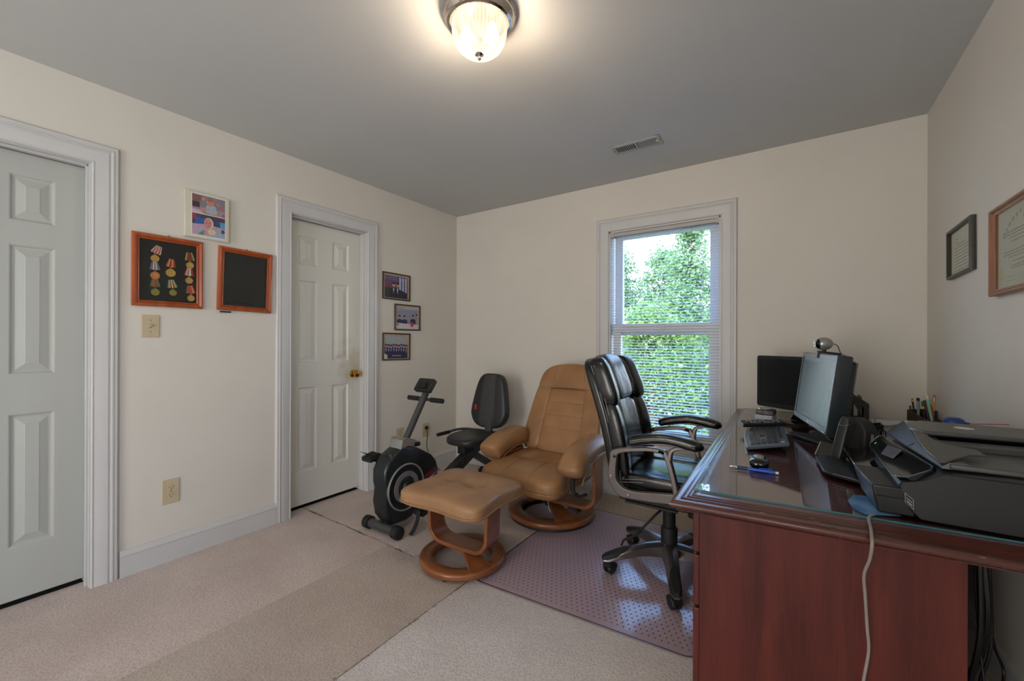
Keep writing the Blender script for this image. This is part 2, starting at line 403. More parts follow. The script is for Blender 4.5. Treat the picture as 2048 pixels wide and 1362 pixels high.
# ------------------------------------------------------------------ the room
XL, XR, YB, YR, HC = -2.805, .599, 3.127, -2.90, 2.44
T = .14
def grid_wall(mb, lo, hi, holes, to3, t0, t1):
    us = sorted({lo[0], hi[0], *[h[0] for h in holes], *[h[2] for h in holes]}); vs = sorted({lo[1], hi[1], *[h[1] for h in holes], *[h[3] for h in holes]})
    for i in range(len(us)-1):
        for j in range(len(vs)-1):
            cu, cv = (us[i]+us[i+1])/2, (vs[j]+vs[j+1])/2
            if any(h[0] < cu < h[2] and h[1] < cv < h[3] for h in holes): continue
            mb.prism(rect(us[i], vs[j], us[i+1], vs[j+1]), to3, t0, t1)
    return mb
leftw = lambda u, v, t: Vector((XL+t, u, v))       # u=y, v=z, t out of the wall (+x)
backw = lambda u, v, t: Vector((u, YB-t, v))       # u=x
rightw = lambda u, v, t: Vector((XR-t, u, v))
D1 = (-.097, 0, .507, 2.052); D2 = (1.468, 0, 2.072, 2.056)
WIN = (-1.205, .462, -.411, 2.058)
struct('wall_left', grid_wall(MB(), (YR, 0), (YB, HC), [D1, D2], leftw, -T, 0), WALL, 'cream painted wall with the two panelled doors', smooth=0)
struct('wall_back', grid_wall(MB(), (XL-T, -.3), (XR+T, HC), [WIN], backw, -T, 0), WALL, 'cream painted wall with the tall window', smooth=0)
W2 = (-2.55, .60, -1.35, 2.10)  # opening made up for the side fill light
struct('wall_right', grid_wall(MB(), (YR, 0), (YB, HC), [W2], rightw, -T, 0), WALL, 'shaded cream wall behind the desk', smooth=0)
rearw = lambda u, v, t: Vector((u, YR+t, v))
struct('wall_rear', grid_wall(MB(), (XL-T, 0), (XR+T, HC), [(-1.8, 0, -.4, 2.2)], rearw, -T, 0), WALL, 'wall behind the viewer with a wide opening added for fill light', smooth=0)  # wide opening is made up to let the rear fill light in
struct('hall_sun_block', MB().box((-2.4, YR-T-.5, -.1), (-.3, YR-T-.42, HC)).box((-2.4, YR-T-.5, -.1), (-2.32, YR-T, HC)).box((-.38, YR-T-.5, -.1), (-.3, YR-T, HC)).box((-2.4, YR-T-.5, 2.3), (-.3, YR-T, 2.44)), WALL, 'added unseen box of walls beyond the rear opening, keeps the sun out', smooth=0)  # unseen box added to keep the sun out of the rear opening
struct('ceiling', MB().box((XL-T, YR-T, HC), (XR+T, YB+T, HC+.25)), CEIL, 'flat taupe grey painted ceiling', smooth=0)
fl = struct('floor', MB().box((XL-1.2, YR-T, -.12), (XR+T, YB+T, -.008)), SUB, 'carpeted floor with patched seams', smooth=0)
# fitted carpet pieces, each cut edge a little ragged
def ragged(p, q, amp, n=70):
    p, q = Vector(p), Vector(q); d = (q-p).normalized(); nn = Vector((-d.y, d.x)); o_ = []
    w_ = 0
    for i in range(n+1):
        w_ = .75*w_+random.uniform(-amp, amp)
        o_.append(tuple(p+(q-p)*i/n+nn*(w_ if 0 < i < n else 0)))
    return o_
def carpet_piece(poly, m):
    o = MB().prism(poly, lambda u, v, t: Vector((u, v, t)), -.008, 0).build('carpet_piece', m, fl, smooth=0); return o
e = .0022
XE = -2.9
carpet_piece([(XL-.1, YR)]+[(-1.967, YR)]+[(-1.967, 1.597)]+ragged((-1.967, 1.596), (XL, 1.606), .0030)[1:]+[(XL-.1, 1.607)], CARP_A)
carpet_piece([(-1.967, YR)]+ragged((-1.325, YR), (-1.345, 1.590), .0012)+ragged((-1.345, 1.592), (-1.967, 1.597), .0022)[1:], CARP_B)
carpet_piece([(XR, YR), (XR, 1.80), (-1.335, 1.80)]+ragged((-1.339, 1.590), (-1.318, YR), .0018)[1:], CARP_C)
carpet_piece(ragged((XL, 1.616), (-1.35, 1.603), .0036)+[(-1.346, YB), (XL-.1, YB), (XL-.1, 1.612)], CARP_A)
carpet_piece([(-1.333, 1.802), (XR, 1.802), (XR, YB), (-1.333, YB)], CARP_D)
MB().prism([(-1.356, 1.75), (-1.338, 1.75), (-1.338, YB), (-1.356, YB)], lambda u, v, t: Vector((u, v, t)), -.008, .002).build('seam_strip', THREAD, fl, smooth=0)
fz = MB()
for i in range(260):
    u = random.random()
    if u < .6: x = XL+(random.random())*1.46; y = 1.604+random.gauss(0, .004)
    else: x = -1.33-.012*random.random(); y = random.uniform(.2, 1.6)
    a = random.random()*6.28; l = random.uniform(.006, .014)
    fz.tube([(x, y, 0), (x+l*.6*math.cos(a), y+l*.6*math.sin(a), .003), (x+l*math.cos(a+.5), y+l*math.sin(a+.5), .001)], .0006, seg=3)
t_ = fz.build('loose_carpet_fibres', mat('fibre', (96, 82, 74), .9), fl); t_['kind'] = 'stuff'

# baseboards
BBP = [(0, 0), (.016, 0), (.016, .100), (.019, .103), (.019, .110), (.014, .116), (.012, .128), (.009, .133), (0, .133)]
def baseboard(name, pts, to, label):
    # pts along the wall
    mb = MB(); rs = []
    for (u, off) in pts: rs.append([to(u, z, t) for t, z in BBP])
    return struct(name, mb.rings(rs), TRIM, label)
baseboard('baseboard_left', [(.612, 0), (1.369, 0)], leftw, 'white baseboard between the two doors')
baseboard('baseboard_left.001', [(2.174, 0), (YB, 0)], leftw, 'white baseboard behind the exercise bike')
baseboard('baseboard_left.002', [(YR, 0), (-.2, 0)], leftw, 'white baseboard left of the near door')
baseboard('baseboard_back', [(XL, 0), (XR, 0)], backw, 'white baseboard under the window')
baseboard('baseboard_right', [(YR, 0), (YB, 0)], rightw, 'white baseboard behind the desk')
# casings
CASP = [(0, 0), (0, .010), (.004, .014), (.008, .014), (.010, .011), (.014, .013), (.060, .016), (.063, .012), (.069, .012), (.073, .019), (.079, .019), (.081, .016), (.093, .016), (.099, .010), (.101, 0)]
def casing(name, hole, to, label, closed=False):
    u0_, v0_, u1_, v1_ = hole
    if closed: pts = rect(u0_, v0_, u1_, v1_)
    else: pts = [(u1_, 0), (u1_, v1_), (u0_, v1_), (u0_, 0)]
    return struct(name, MB().sweep(pts, CASP, to, closed), TRIM, label)
casing('trim_1', D1, leftw, 'white moulded casing around the near door')
casing('trim_2', D2, leftw, 'white moulded casing around the far door')
casing('trim_3', WIN, backw, 'white moulded casing around the window', True)
casing('trim_4', W2, rightw, 'white moulded casing of the added unseen window behind the viewer', True)  # casing belongs to the added, unseen window
# door jambs and doors
def door(name, hole, m, label, knob=None):
    y0, _, y1, z1 = hole
    j = MB()
    for (a, b) in (((y0-.02), y0), (y1, y1+.02)): pass
    j.box((XL-T, y0, 0), (XL-.0, y0+.004, z1)); j.box((XL-T, y1-.004, 0), (XL, y1, z1)); j.box((XL-T, y0, z1-.004), (XL, y1, z1))
    # stops
    j.box((XL-.052, y0+.004, 0), (XL-.030, y0+.012, z1-.004)); j.box((XL-.052, y1-.012, 0), (XL-.030, y1-.004, z1-.004)); j.box((XL-.052, y0+.004, z1-.012), (XL-.030, y1-.004, z1-.004))
    jo = struct('trim_%d' % (5 if name == 'door_1' else 6), j, TRIM, 'white jamb inside the %s doorway' % ('near' if name == 'door_1' else 'far'), bevel=.0015)
    xf_ = XL-.089           # front face of the slab
    to = lambda u, v, t: Vector((xf_+t, u, v))
    a0, a1, zt, zb = y0+.006, y1-.006, z1-.008, .026
    c1 = (a0+.094, a0+.234); c2 = (a1-.234+.0, a1-.100)
    cols = [(y0+.101, y0+.241), (y1-.245, y1-.104)]
    rows = [(.262, .862), (1.040, 1.628), (1.735, 1.946)]
    holes = [(c[0], r[0], c[1], r[1]) for c in cols for r in rows]
    mb = grid_wall(MB(), (a0, zb), (a1, zt), holes, to, -.035, 0)
    mb.box((xf_-.035, a0, zb), (xf_-.022, a1, zt))
    d = struct(name, mb, m, label, smooth=0)
    for h in holes:
        p = MB(); r = rect(*h); ins = [(0, 0), (.004, -.0015), (.010, -.009), (.016, -.010), (.020, -.0095), (.047, -.0015), (.049, 0)]
        rs = []
        for (i, t) in ins: rs.append([to(h[0]+i, h[1]+i, t), to(h[2]-i, h[1]+i, t), to(h[2]-i, h[3]-i, t), to(h[0]+i, h[3]-i, t)])
        p.rings(rs, False); p.add(rs[-1], [(0, 1, 2, 3)]); p.build('door_panel', m, d, smooth=0)
    if knob:
        y, z = knob
        kn = MB().lathe([(.001, .0), (.031, 0), (.031, .004), (.024, .008), (.010, .011), (.010, .028), (.016, .032), (.026, .040), (.029, .050), (.026, .060), (.014, .067), (.001, .068)], (xf_, y, z), 28, 'x')
        k_ = kn.build('door_knob', BRASS, d)
        MB().box((XL-.093, y1-.006, z-.03), (XL-.088, y1-.002, z+.03)).build('strike_plate', BRASS, d, bevel=.001)
        lab(k_, 'round brass door knob')
    return d
door('door_1', D1, DOORW, 'near white six-panel door cut off by the left edge')
door('door_2', D2, DOORG, 'far white six-panel door with a brass knob', (2.010, .935))
struct('trim_7', MB().box((XL-T-.02, -.2, -.12), (XL-T, .6, 2.2)).box((XL-T-.02, 1.4, -.12), (XL-T, 2.15, 2.2)), DARKHOLE, 'dark plates added behind the closed doors to stop light leaking in')  # dark plates added behind the doors, they block light leaking underneath

# ------------------------------------------------------------------ window
YW = 3.205
jw = MB()
jw.box((WIN[0], YB, WIN[1]), (WIN[0]+.012, YB+T, WIN[3])).box((WIN[2]-.012, YB, WIN[1]), (WIN[2], YB+T, WIN[3])).box((WIN[0], YB, WIN[3]-.012), (WIN[2], YB+T, WIN[3])).box((WIN[0], YB, WIN[1]), (WIN[2], YB+T, WIN[1]+.02))
wf = struct('window_1', jw, TRIM, 'tall double-hung window with open blinds', bevel=.001)
def sash(y, z0, z1, x0, x1, name, st=(.05, .05), rails=(.05, .04)):
    mb = MB().sweep(rect(x0+st[0], z0+rails[0], x1-st[1], z1-rails[1]), [(0, .006), (0, .022), (-.0, .030), (min(st)-.004, .032), (min(st)-.004, -.008), (0, -.008)], lambda u, v, t: Vector((u, y-t, v)))
    s_ = mb.build(name, SASH, wf, smooth=0)
    MB().box((x0+st[0]-.005, y-.002, z0+rails[0]-.005), (x1-st[1]+.005, y+.002, z1-rails[1]+.005)).build('pane', PANE, s_, smooth=0)
    return s_
sash(YW+.022, 1.270, 2.046, -1.193, -.423, 'upper_sash', (.075, .065), (.04, .045))
sash(YW-.018, .482, 1.312, -1.193, -.423, 'lower_sash', (.075, .065), (.06, .04))
MB().box((-.84, YW-.062, 1.300), (-.78, YW-.040, 1.318)).build('sash_lock', SASH, wf, bevel=.003)
MB().box((WIN[0]-.02, YB-.026, WIN[1]-.004), (WIN[2]+.02, YB+.06, WIN[1]+.016)).build('window_stool', TRIM, wf, bevel=.004)
# venetian blind
bl = thing('venetian_blind', 'white horizontal mini blind hanging open in the window', 'blind', (-.808, 3.158, 2.045))
bx0, bx1, by = -1.196, -.419, 3.150
MB().box((bx0, by-.014, 2.018), (bx1, by+.014, 2.045)).box((bx0-.003, by-.018, 2.012), (bx0+.028, by+.016, 2.048)).box((bx1-.028, by-.018, 2.012), (bx1+.003, by+.016, 2.048)).build('headrail', VENTW, bl, bevel=.0015)
zt, zb_, ns = 2.004, .512, 72
sl0 = None
for i in range(ns):
    z = zt-(zt-zb_)*i/(ns-1)
    if sl0 is None:
        mb = MB(); n_ = 6; a = []; b_ = []
        for k in range(n_+1):
            q = -1+2*k/n_; y_ = .0125*q; zz = .0016*(1-q*q)+.0022*q
            a.append((y_, zz))
        va = [(bx0+.006, by+p, z+h) for p, h in a]; vb = [(bx1-.006, by+p, z+h) for p, h in a]
        fs = [(k, k+1, n_+2+k, n_+1+k) for k in range(n_)]
        mb.add(va+vb, fs); sl0 = mb.build('slat', SLAT, bl, merge=False); z_first = z
    else:
        o = sl0.copy(); S.collection.objects.link(o); o.parent = bl; o.location = (0, 0, z-z_first+random.uniform(-.0006, .0006)); o.rotation_euler = (0, random.uniform(-.0007, .0007), 0)
MB().box((bx0+.004, by-.012, .490), (bx1-.004, by+.012, .502)).build('bottom_rail', SLAT, bl, bevel=.003)
for x in (-1.10, -.81, -.53):
    MB().tube([(x, by-.014, 2.018), (x, by-.014, .50)], .0007, 4).tube([(x, by+.014, 2.018), (x, by+.014, .50)], .0007, 4).build('ladder_cord', SLAT, bl)
MB().tube([(-.60, by-.022, 2.02), (-.597, by-.022, 1.99), (-.597, by-.022, 1.915)], .0012, 5).lathe([(.001, 0), (.004, .004), (.0065, .020), (.004, .026), (.001, .027)], (-.597, by-.022, 1.888), 10).build('lift_cord', mat('cord_tassel', (120, 116, 116), .5), bl)
MB().tube([(-.535, by-.02, 2.012), (-.60, by-.024, 2.003), (-.655, by-.026, 2.004), (-.68, by-.026, 1.985)], .0016, 5, smooth=4).build('tilt_wand', mat('wand_grey', (118, 112, 112), .4), bl)
MB().tube([(-1.13, by-.02, 2.01), (-1.13, by-.02, 1.35)], .0014, 6).build('lift_cord.001', SLAT, bl)
# unseen window added behind the viewer to frame the side fill light
w2 = struct('fill_window', MB().sweep(rect(-2.50, .65, -1.40, 2.05), [(0, 0), (0, .03), (.05, .03), (.05, 0)], lambda u, v, t: Vector((XR+.02+t, u, v))).box((XR+.02, -1.97, .65), (XR+.05, -1.93, 2.05)), SASH, 'added unseen window in the right wall behind the viewer')

# ------------------------------------------------------------------ outdoors
gr = struct('trim_8', MB().box((-40, YB+T, -3.4), (30, 60, -3.2)), GRASS, 'grass ground outside below the window')
gr.name = 'lawn'
def tree(label, cx, cy, zb, zt_, rx, ry, nl, m, cone=.6, clump=40, seed=1, lean=0, leaf=.05):
    rnd = random.Random(seed)
    t = thing('tree', label, 'tree', (cx, cy, -3.2), 0, 'trees outside the window')
    tr = MB(); tr.tube([(cx, cy, -3.2), (cx+.1, cy, (zb+zt_)/2-1), (cx+lean*.5, cy, zt_-.8)], [.14, .03], 8)
    cl = []
    for i in range(clump):
        v = rnd.random()**.8; z = zb+(zt_-zb)*v; sc = (1-v)**cone if v > .25 else (.75+v)
        a = rnd.random()*6.28; rad = rnd.random()**.5
        p = Vector((cx+lean*v+rx*sc*rad*math.cos(a), cy+ry*sc*rad*math.sin(a), z)); cl.append((p, rnd.uniform(.22, .5)*(.55+.5*sc)))
        tr.tube([(cx+lean*v*.5, cy, z-.7), tuple((p+Vector((cx, cy, z-.5)))/2), tuple(p)], [.03, .006], 5)
    tr.build('trunk', BARK, t)
    vs = []; fs = []
    for i in range(nl):
        p, s_ = cl[rnd.randrange(len(cl))]
        d = Vector((rnd.gauss(0, 1), rnd.gauss(0, 1), rnd.gauss(0, .8))); q = p+d*s_*.62
        a = Vector((rnd.gauss(0, 1), rnd.gauss(0, 1), rnd.gauss(0, .5)-.3)).normalized(); b = a.cross(Vector((rnd.gauss(0, 1), rnd.gauss(0, 1), rnd.gauss(0, 1)))).normalized()
        L_ = leaf*rnd.uniform(.7, 1.5); k = len(vs)
        vs += [q, q+a*L_*.5+b*L_*.26, q+a*L_*1.2, q+a*L_*.5-b*L_*.26]; fs.append((k, k+1, k+2, k+3))
    me = bpy.data.meshes.new('foliage'); me.from_pydata([tuple(v-Vector((cx, cy, -3.2))) for v in vs], [], fs); me.materials.append(m)
    o = bpy.data.objects.new('foliage', me); S.collection.objects.link(o); o.parent = t; o['kind'] = 'stuff'
    return t
LF1 = leaf_mat('leaf_bright', (72, 114, 50), (158, 180, 100)); LF2 = leaf_mat('leaf_dark', (50, 98, 54), (124, 166, 92)); LF3 = leaf_mat('leaf_cool', (82, 124, 74), (166, 186, 128))
tree('bright green leafy tree close outside the window, low centre', -2.05, 7.3, -2.2, 1.75, 1.35, 1.0, 30000, LF1, .5, 70, 3)
tree('tall thin-topped tree rising highest in the right half of the window', -1.75, 9.0, -2.4, 3.75, 1.25, 1.0, 30000, LF3, .75, 80, 5, leaf=.06)
tree('full round tree at the left side of the window', -3.45, 9.2, -2.4, 3.35, 1.5, 1.1, 30000, LF3, .6, 80, 8, leaf=.06)
tree('dark green bushy tree low at the right side of the window', -.75, 8.2, -2.6, 1.6, 1.2, 1.0, 22000, LF2, .5, 60, 11)
tree('pale far tree in the gap between the nearer trees', -3.1, 12.5, -2.5, 3.7, 2.6, 1.2, 26000, LF3, .5, 90, 14, leaf=.08)
tree('broad dark far tree filling the background low down', -2.2, 15.0, -3.0, 1.9, 5.5, 1.3, 40000, LF2, .3, 160, 17, leaf=.12)

# ------------------------------------------------------------------ ceiling lamp and vent
LX, LY = -.985, 1.222
lp = thing('ceiling_lamp', 'lit ribbed glass bowl ceiling light with polished nickel rim', 'ceiling light', (LX, LY, HC))
MB().lathe([(.05, 0), (.139, 0), (.139, -.006), (.133, -.012), (.136, -.018), (.134, -.028), (.126, -.036), (.122, -.046), (.113, -.050), (.1035, -.047), (.1035, -.030), (.05, -.030)], (LX, LY, HC-.0005), 64).build('rim', CHROME, lp)
dm = MB(); rs = []; NS = 192
for (r, h) in [(.101, -.040), (.103, -.062), (.102, -.082), (.097, -.104), (.086, -.125), (.069, -.142), (.046, -.154), (.024, -.159), (.010, -.160)]:
    rs.append([Vector((LX, LY, HC))+Vector((math.cos(2*PI*k/NS)*(r*(1+(.012 if k % 4 < 2 else -.012))), math.sin(2*PI*k/NS)*(r*(1+(.012 if k % 4 < 2 else -.012))), h)) for k in range(NS)])
dm.rings(rs, False)
gm = bpy.data.materials.new('lit_ribbed_glass'); n, b, o_ = nodes_of(gm)
b.inputs['Base Color'].default_value = (.10, .09, .08, 1); b.inputs['Roughness'].default_value = .2
lw = N(n, 'ShaderNodeTexCoord'); sx = N(n, 'ShaderNodeSeparateXYZ'); n.links.new(lw.outputs['Object'], sx.inputs[0])
an = N(n, 'ShaderNodeMath', operation='ARCTAN2'); n.links.new(sx.outputs[1], an.inputs[0]); n.links.new(sx.outputs[0], an.inputs[1])
ml = N(n, 'ShaderNodeMath', operation='MULTIPLY'); ml.inputs[1].default_value = 48; n.links.new(an.outputs[0], ml.inputs[0])
si = N(n, 'ShaderNodeMath', operation='SINE'); n.links.new(ml.outputs[0], si.inputs[0])
er = N(n, 'ShaderNodeMapRange'); er.inputs['From Min'].default_value = -1; er.inputs['To Min'].default_value = .80; er.inputs['To Max'].default_value = 1.35; n.links.new(si.outputs[0], er.inputs['Value'])
b.inputs['Emission Color'].default_value = (1, .84, .64, 1); n.links.new(er.outputs[0], b.inputs['Emission Strength'])
tg = N(n, 'ShaderNodeBsdfTransparent'); tg.inputs[0].default_value = (1, .95, .88, 1); mg = N(n, 'ShaderNodeMixShader'); mg.inputs[0].default_value = .62
n.links.new(tg.outputs[0], mg.inputs[1]); n.links.new(b.outputs[0], mg.inputs[2]); n.links.new(mg.outputs[0], o_.inputs[0])
dg = dm.build('glass_bowl', gm, lp, smooth=60)
MB().lathe([(.001, -.150), (.019, -.152), (.017, -.160), (.007, -.166), (.005, -.170), (.007, -.174), (.005, -.178), (.002, -.180), (.001, -.184)], (LX, LY, HC), 24).build('finial', CHROME, lp)
BULB = mat('lit_bulb', (255, 240, 220), .5, emit=(255, 226, 186), estr=2.2)
for sx_ in (-1, 1):
    MB().lathe([(.001, -.045), (.012, -.042), (.023, -.020), (.026, 0), (.018, .026), (.012, .040), (.001, .045)], (LX+.045*sx_, LY+.02*sx_, HC-.088), 20).build('bulb', BULB, lp, smooth=60)
    light('bulb_light', 'POINT', (LX+.045*sx_, LY+.02*sx_, HC-.128), (0, 0, -1), 17, (1, .81, .63), shadow_soft_size=.035)

vt = thing('ceiling_vent', 'small white metal ceiling air vent with slotted grille', 'vent', (-.825, 2.605, HC))
vx0, vx1, vy0, vy1 = -.978, -.672, 2.538, 2.672
MB().sweep(rect(vx0+.022, vy0+.030, vx1-.022, vy1-.030), [(0, .0), (0, -.005), (.020, -.005), (.022, 0)], lambda u, v, t: Vector((u, v, HC-.0005+t))).box((vx0, vy0, HC-.002), (vx0+.022, vy1, HC-.0005)).box((vx1-.022, vy0, HC-.002), (vx1, vy1, HC-.0005)).box((vx0, vy0, HC-.002), (vx1, vy0+.03, HC-.0005)).box((vx0, vy1-.03, HC-.002), (vx1, vy1, HC-.0005)).build('vent_frame', VENTW, vt, bevel=.0008)
MB().box((vx0+.02, vy0+.028, HC-.0006), (vx1-.02, vy1-.028, HC-.0003)).build('vent_backing', DARKHOLE, vt, smooth=0)
MB().box((-.832, vy0+.028, HC-.006), (-.818, vy1-.028, HC-.001)).build('centre_bar', VENTW, vt)
for i in range(22):
    x = vx0+.028+(vx1-vx0-.056)*i/21
    if abs(x+.825) < .008: continue
    tilt = .5 if x < -.825 else -.75
    MB().box((x-.0055, vy0+.029, HC-.0055), (x+.0055, vy1-.029, HC-.0047), Matrix.Rotation(tilt, 3, 'Y')).build('slat', VENTW, vt, smooth=0)
MB().lathe([(.001, -.0075), (.004, -.007), (.004, -.005)], (vx0+.010, 2.605, HC), 10).build('screw', DARKHOLE, vt)
MB().lathe([(.001, -.0075), (.004, -.007), (.004, -.005)], (vx1-.010, 2.605, HC), 10).build('screw', DARKHOLE, vt)
MB().box((vx1-.030, 2.596, HC-.014), (vx1-.014, 2.604, HC-.005)).build('damper_lever', IVORY, vt, bevel=.001)
# ------------------------------------------------------------------ things on the left wall
def pframe(name, label, cat, y0, z0, y1, z1, fw, th, m, tilt=0, prof=None, group=None, back=None, glass=True, to=leftw, hook=False):
    cy, cz = (y0+y1)/2, (z0+z1)/2
    c_, s_ = math.cos(tilt), math.sin(tilt)
    def tt(u, v, t):
        du, dv = u-cy, v-cz; return to(cy+du*c_-dv*s_, cz+du*s_+dv*c_, t)
    root = thing(name, label, cat, tt(cy, z0, .001), 0, group)
    pf = prof or [(0, .004), (0, th*.75), (-.0 + fw*.3, th*.8), (fw*.45, th), (fw*.8, th), (fw, th*.7), (fw, .001)]
    MB().sweep(rect(y0+fw, z0+fw, y1-fw, z1-fw), pf, tt).build('frame', m, root, smooth=30)
    if back is not None:
        MB().prism(rect(y0+fw*.8, z0+fw*.8, y1-fw*.8, z1-fw*.8), tt, .001, .005).build('backing', back, root, smooth=0)
    if hook: MB().tube([tt(cy-.004, z1, .006), tt(cy-.002, z1+.007, .006), tt(cy+.004, z1+.006, .006), tt(cy+.006, z1, .006)], .0015, 6).build('hanger', DARKHOLE, root)
    return root, tt
FP = [(0, .004), (0, .014), (.004, .016), (.008, .013), (.012, .020), (.020, .024), (.026, .022), (.030, .016), (.030, .001)]
fr1, t1 = pframe('medal_display', 'square orange wooden frame displaying eight medals on black felt', 'frame', .653, 1.375, .961, 1.756, .030, .024, FRAMEW, 0, FP, back=FELT, hook=True)
fr2, t2 = pframe('blank_frame', 'slightly tilted orange wooden frame with an empty black panel', 'frame', 1.036, 1.374, 1.338, 1.752, .030, .024, FRAMEW, -R(1.3), FP, back=FELT2, hook=True)
for rt_, tt_, (a, b, c, d) in ((fr1, t1, (.68, 1.402, .934, 1.729)), (fr2, t2, (1.063, 1.401, 1.311, 1.725))):
    MB().prism(rect(a, b, c, d), tt_, .0122, .0132).build('glass', GLASSF, rt_, smooth=0)
MB().box((XL, 1.050, 1.362), (XL+.014, 1.105, 1.370)).build('shelf_clip', BLKM, fr2, bevel=.001)
# medals, each pinned on its own
RIB = {'red': (186, 62, 60), 'lite': (206, 188, 176), 'dred': (140, 40, 38), 'green': (72, 104, 62), 'blue': (96, 116, 142), 'white': (210, 206, 198), 'yel': (200, 170, 84), 'brown': (142, 96, 66), 'hot': (220, 48, 64), 'teal': (90, 150, 130), 'olive': (122, 118, 76)}
def rib(k): return mat('ribbon_'+k, RIB[k], .75, var=.05, scale=200)
MG = mat('medal_gold', (206, 168, 96), .3, metal=.85, var=.12, scale=300, bump=.5, bscale=500); MC = mat('medal_copper', (206, 140, 92), .3, metal=.85, var=.12, scale=300, bump=.5, bscale=500); MO = mat('medal_olive', (160, 150, 84), .35, metal=.8, var=.12, scale=300, bump=.5, bscale=500)
def medal(label, y, z, rz, stripes, metal, rad, star=False, dy=0):
    # (y,z) centre of the ribbon; disc hangs below
    p0 = Vector((XL+.006, y, z)); root = thing('medal', label, 'medal', p0, 0, 'medals on black felt')
    c_, s_ = math.cos(rz), math.sin(rz)
    def T_(u, v, t): return Vector((XL+.006+t, y+u*c_-v*s_, z+u*s_+v*c_))
    n_ = len(stripes); keys = sorted(set(stripes)); mb = MB()
    w0, w1, h0, h1 = .0235, .0135, .023, -.021
    for i, k in enumerate(stripes):
        a, b = -1+2*i/n_, -1+2*(i+1)/n_
        hh = .0015*(i % 2)
        # pentagon ribbon: narrow top fold, wide shoulders, narrowing to the ring
        q = [T_(a*w0*.86, h1, .001), T_(b*w0*.86, h1, .001), T_(b*w0*.95, h1*.72, .002+hh*.3), T_(b*w0*.52, h0, .001), T_(a*w0*.52, h0, .001), T_(a*w0*.95, h1*.72, .002+hh*.3)]
        mb.add([v+Vector((.001, 0, 0)) for v in q], [(0, 1, 2, 5), (5, 2, 3, 4)], keys.index(k))
    mb.build('ribbon', [rib(k) for k in keys], root, smooth=0, merge=False)
    d0 = T_(0, h1-.006, .002); dc = d0+Vector((0, dy, -rad-.004))
    MB().tube([d0+Vector((0, .004*math.cos(a), .004*math.sin(a))) for a in [k*PI/5 for k in range(11)]], .0011, 6).build('ring', metal, root)
    o = MB().lathe([(.001, .0045), (rad*.82, .0045), (rad*.86, .006), (rad, .006), (rad, .0005), (.001, 0)], dc+Vector((-.002, 0, 0)), 28, 'x').build('disc', metal, root)
    if star:
        pts = []
        for k in range(10):
            rr_ = rad*(.78 if k % 2 == 0 else .34); a = PI/2+k*PI/5; pts.append((rr_*math.cos(a), rr_*math.sin(a)))
        MB().prism(pts, lambda u, v, t: dc+Vector((t, u, v)), .002, .006).build('star', MC, root)
    else:
        MB().cushion(dc+Vector((.003, 0, rad*.1)), (.004, rad*.55, rad*.75), 2, 4).cushion(dc+Vector((.003, -rad*.25, -rad*.35)), (.003, rad*.7, rad*.3), 2, 4).build('relief', metal, root)
medal('medal with red and cream striped ribbon, top of the left column', .757, 1.676, R(-22), ['lite', 'red', 'lite', 'red', 'lite', 'red', 'lite'], MG, .018)
medal('medal with blue ribbon and star disc, middle of the left column', .747, 1.590, R(2), ['blue', 'blue', 'white', 'red', 'white', 'blue', 'blue'], MC, .020, True)
medal('medal with green, brown and red ribbon, bottom of the left column', .748, 1.500, R(2), ['green', 'brown', 'olive', 'red', 'dred', 'olive', 'green'], MO, .018)
medal('medal with red and yellow ribbon, upper one in the middle column', .817, 1.614, R(-6), ['red', 'yel', 'dred', 'red', 'yel', 'red', 'dred'], MG, .0215)
medal('medal with teal-edged striped ribbon, lower one in the middle column', .820, 1.502, R(10), ['teal', 'yel', 'dred', 'white', 'dred', 'yel', 'teal'], MO, .0165)
medal('medal with dark red ribbon edged yellow, top of the right column', .899, 1.664, R(4), ['yel', 'green', 'dred', 'dred', 'dred', 'green', 'yel'], MG, .0175)
medal('medal with red and white ribbon, middle of the right column', .898, 1.578, R(-2), ['red', 'white', 'red', 'white', 'white', 'dred', 'red'], MG, .0175)
medal('medal with bright red and brown ribbon, bottom of the right column', .903, 1.480, R(6), ['brown', 'olive', 'brown', 'hot', 'hot', 'yel', 'hot'], MG, .017)

# flat prints: coloured shapes lying on the paper
def disc_poly(cx, cy, rx, ry=None, n=18, rot=0):
    ry = ry or rx
    return [(cx+rx*math.cos(2*PI*k/n)*math.cos(rot)-ry*math.sin(2*PI*k/n)*math.sin(rot), cy+rx*math.cos(2*PI*k/n)*math.sin(rot)+ry*math.sin(2*PI*k/n)*math.cos(rot)) for k in range(n)]
def picture(name, parent, tt, y0, z0, y1, z1, base_t, shapes, bg_col):
    mats = []; keys = {}
    def mk(c):
        if c not in keys:
            keys[c] = len(mats); mats.append(mat('print_%d_%d_%d' % c, c, .45, var=.05, scale=80))
        return keys[c]
    mb = MB(); P = lambda u, v: (y0+(y1-y0)*u, z0+(z1-z0)*v)
    mb.add([tt(*P(u, v), base_t) for u, v in rect(0, 0, 1, 1)], [(0, 1, 2, 3)], mk(bg_col))
    for i, (poly, c) in enumerate(shapes):
        poly = [(min(1, max(0, u)), min(1, max(0, v))) for u, v in poly]
        mb.add([tt(*P(u, v), base_t+.00002*(i+1)) for u, v in poly], [tuple(range(len(poly)))], mk(c))
    return mb.build(name, mats, parent, smooth=0, merge=False)
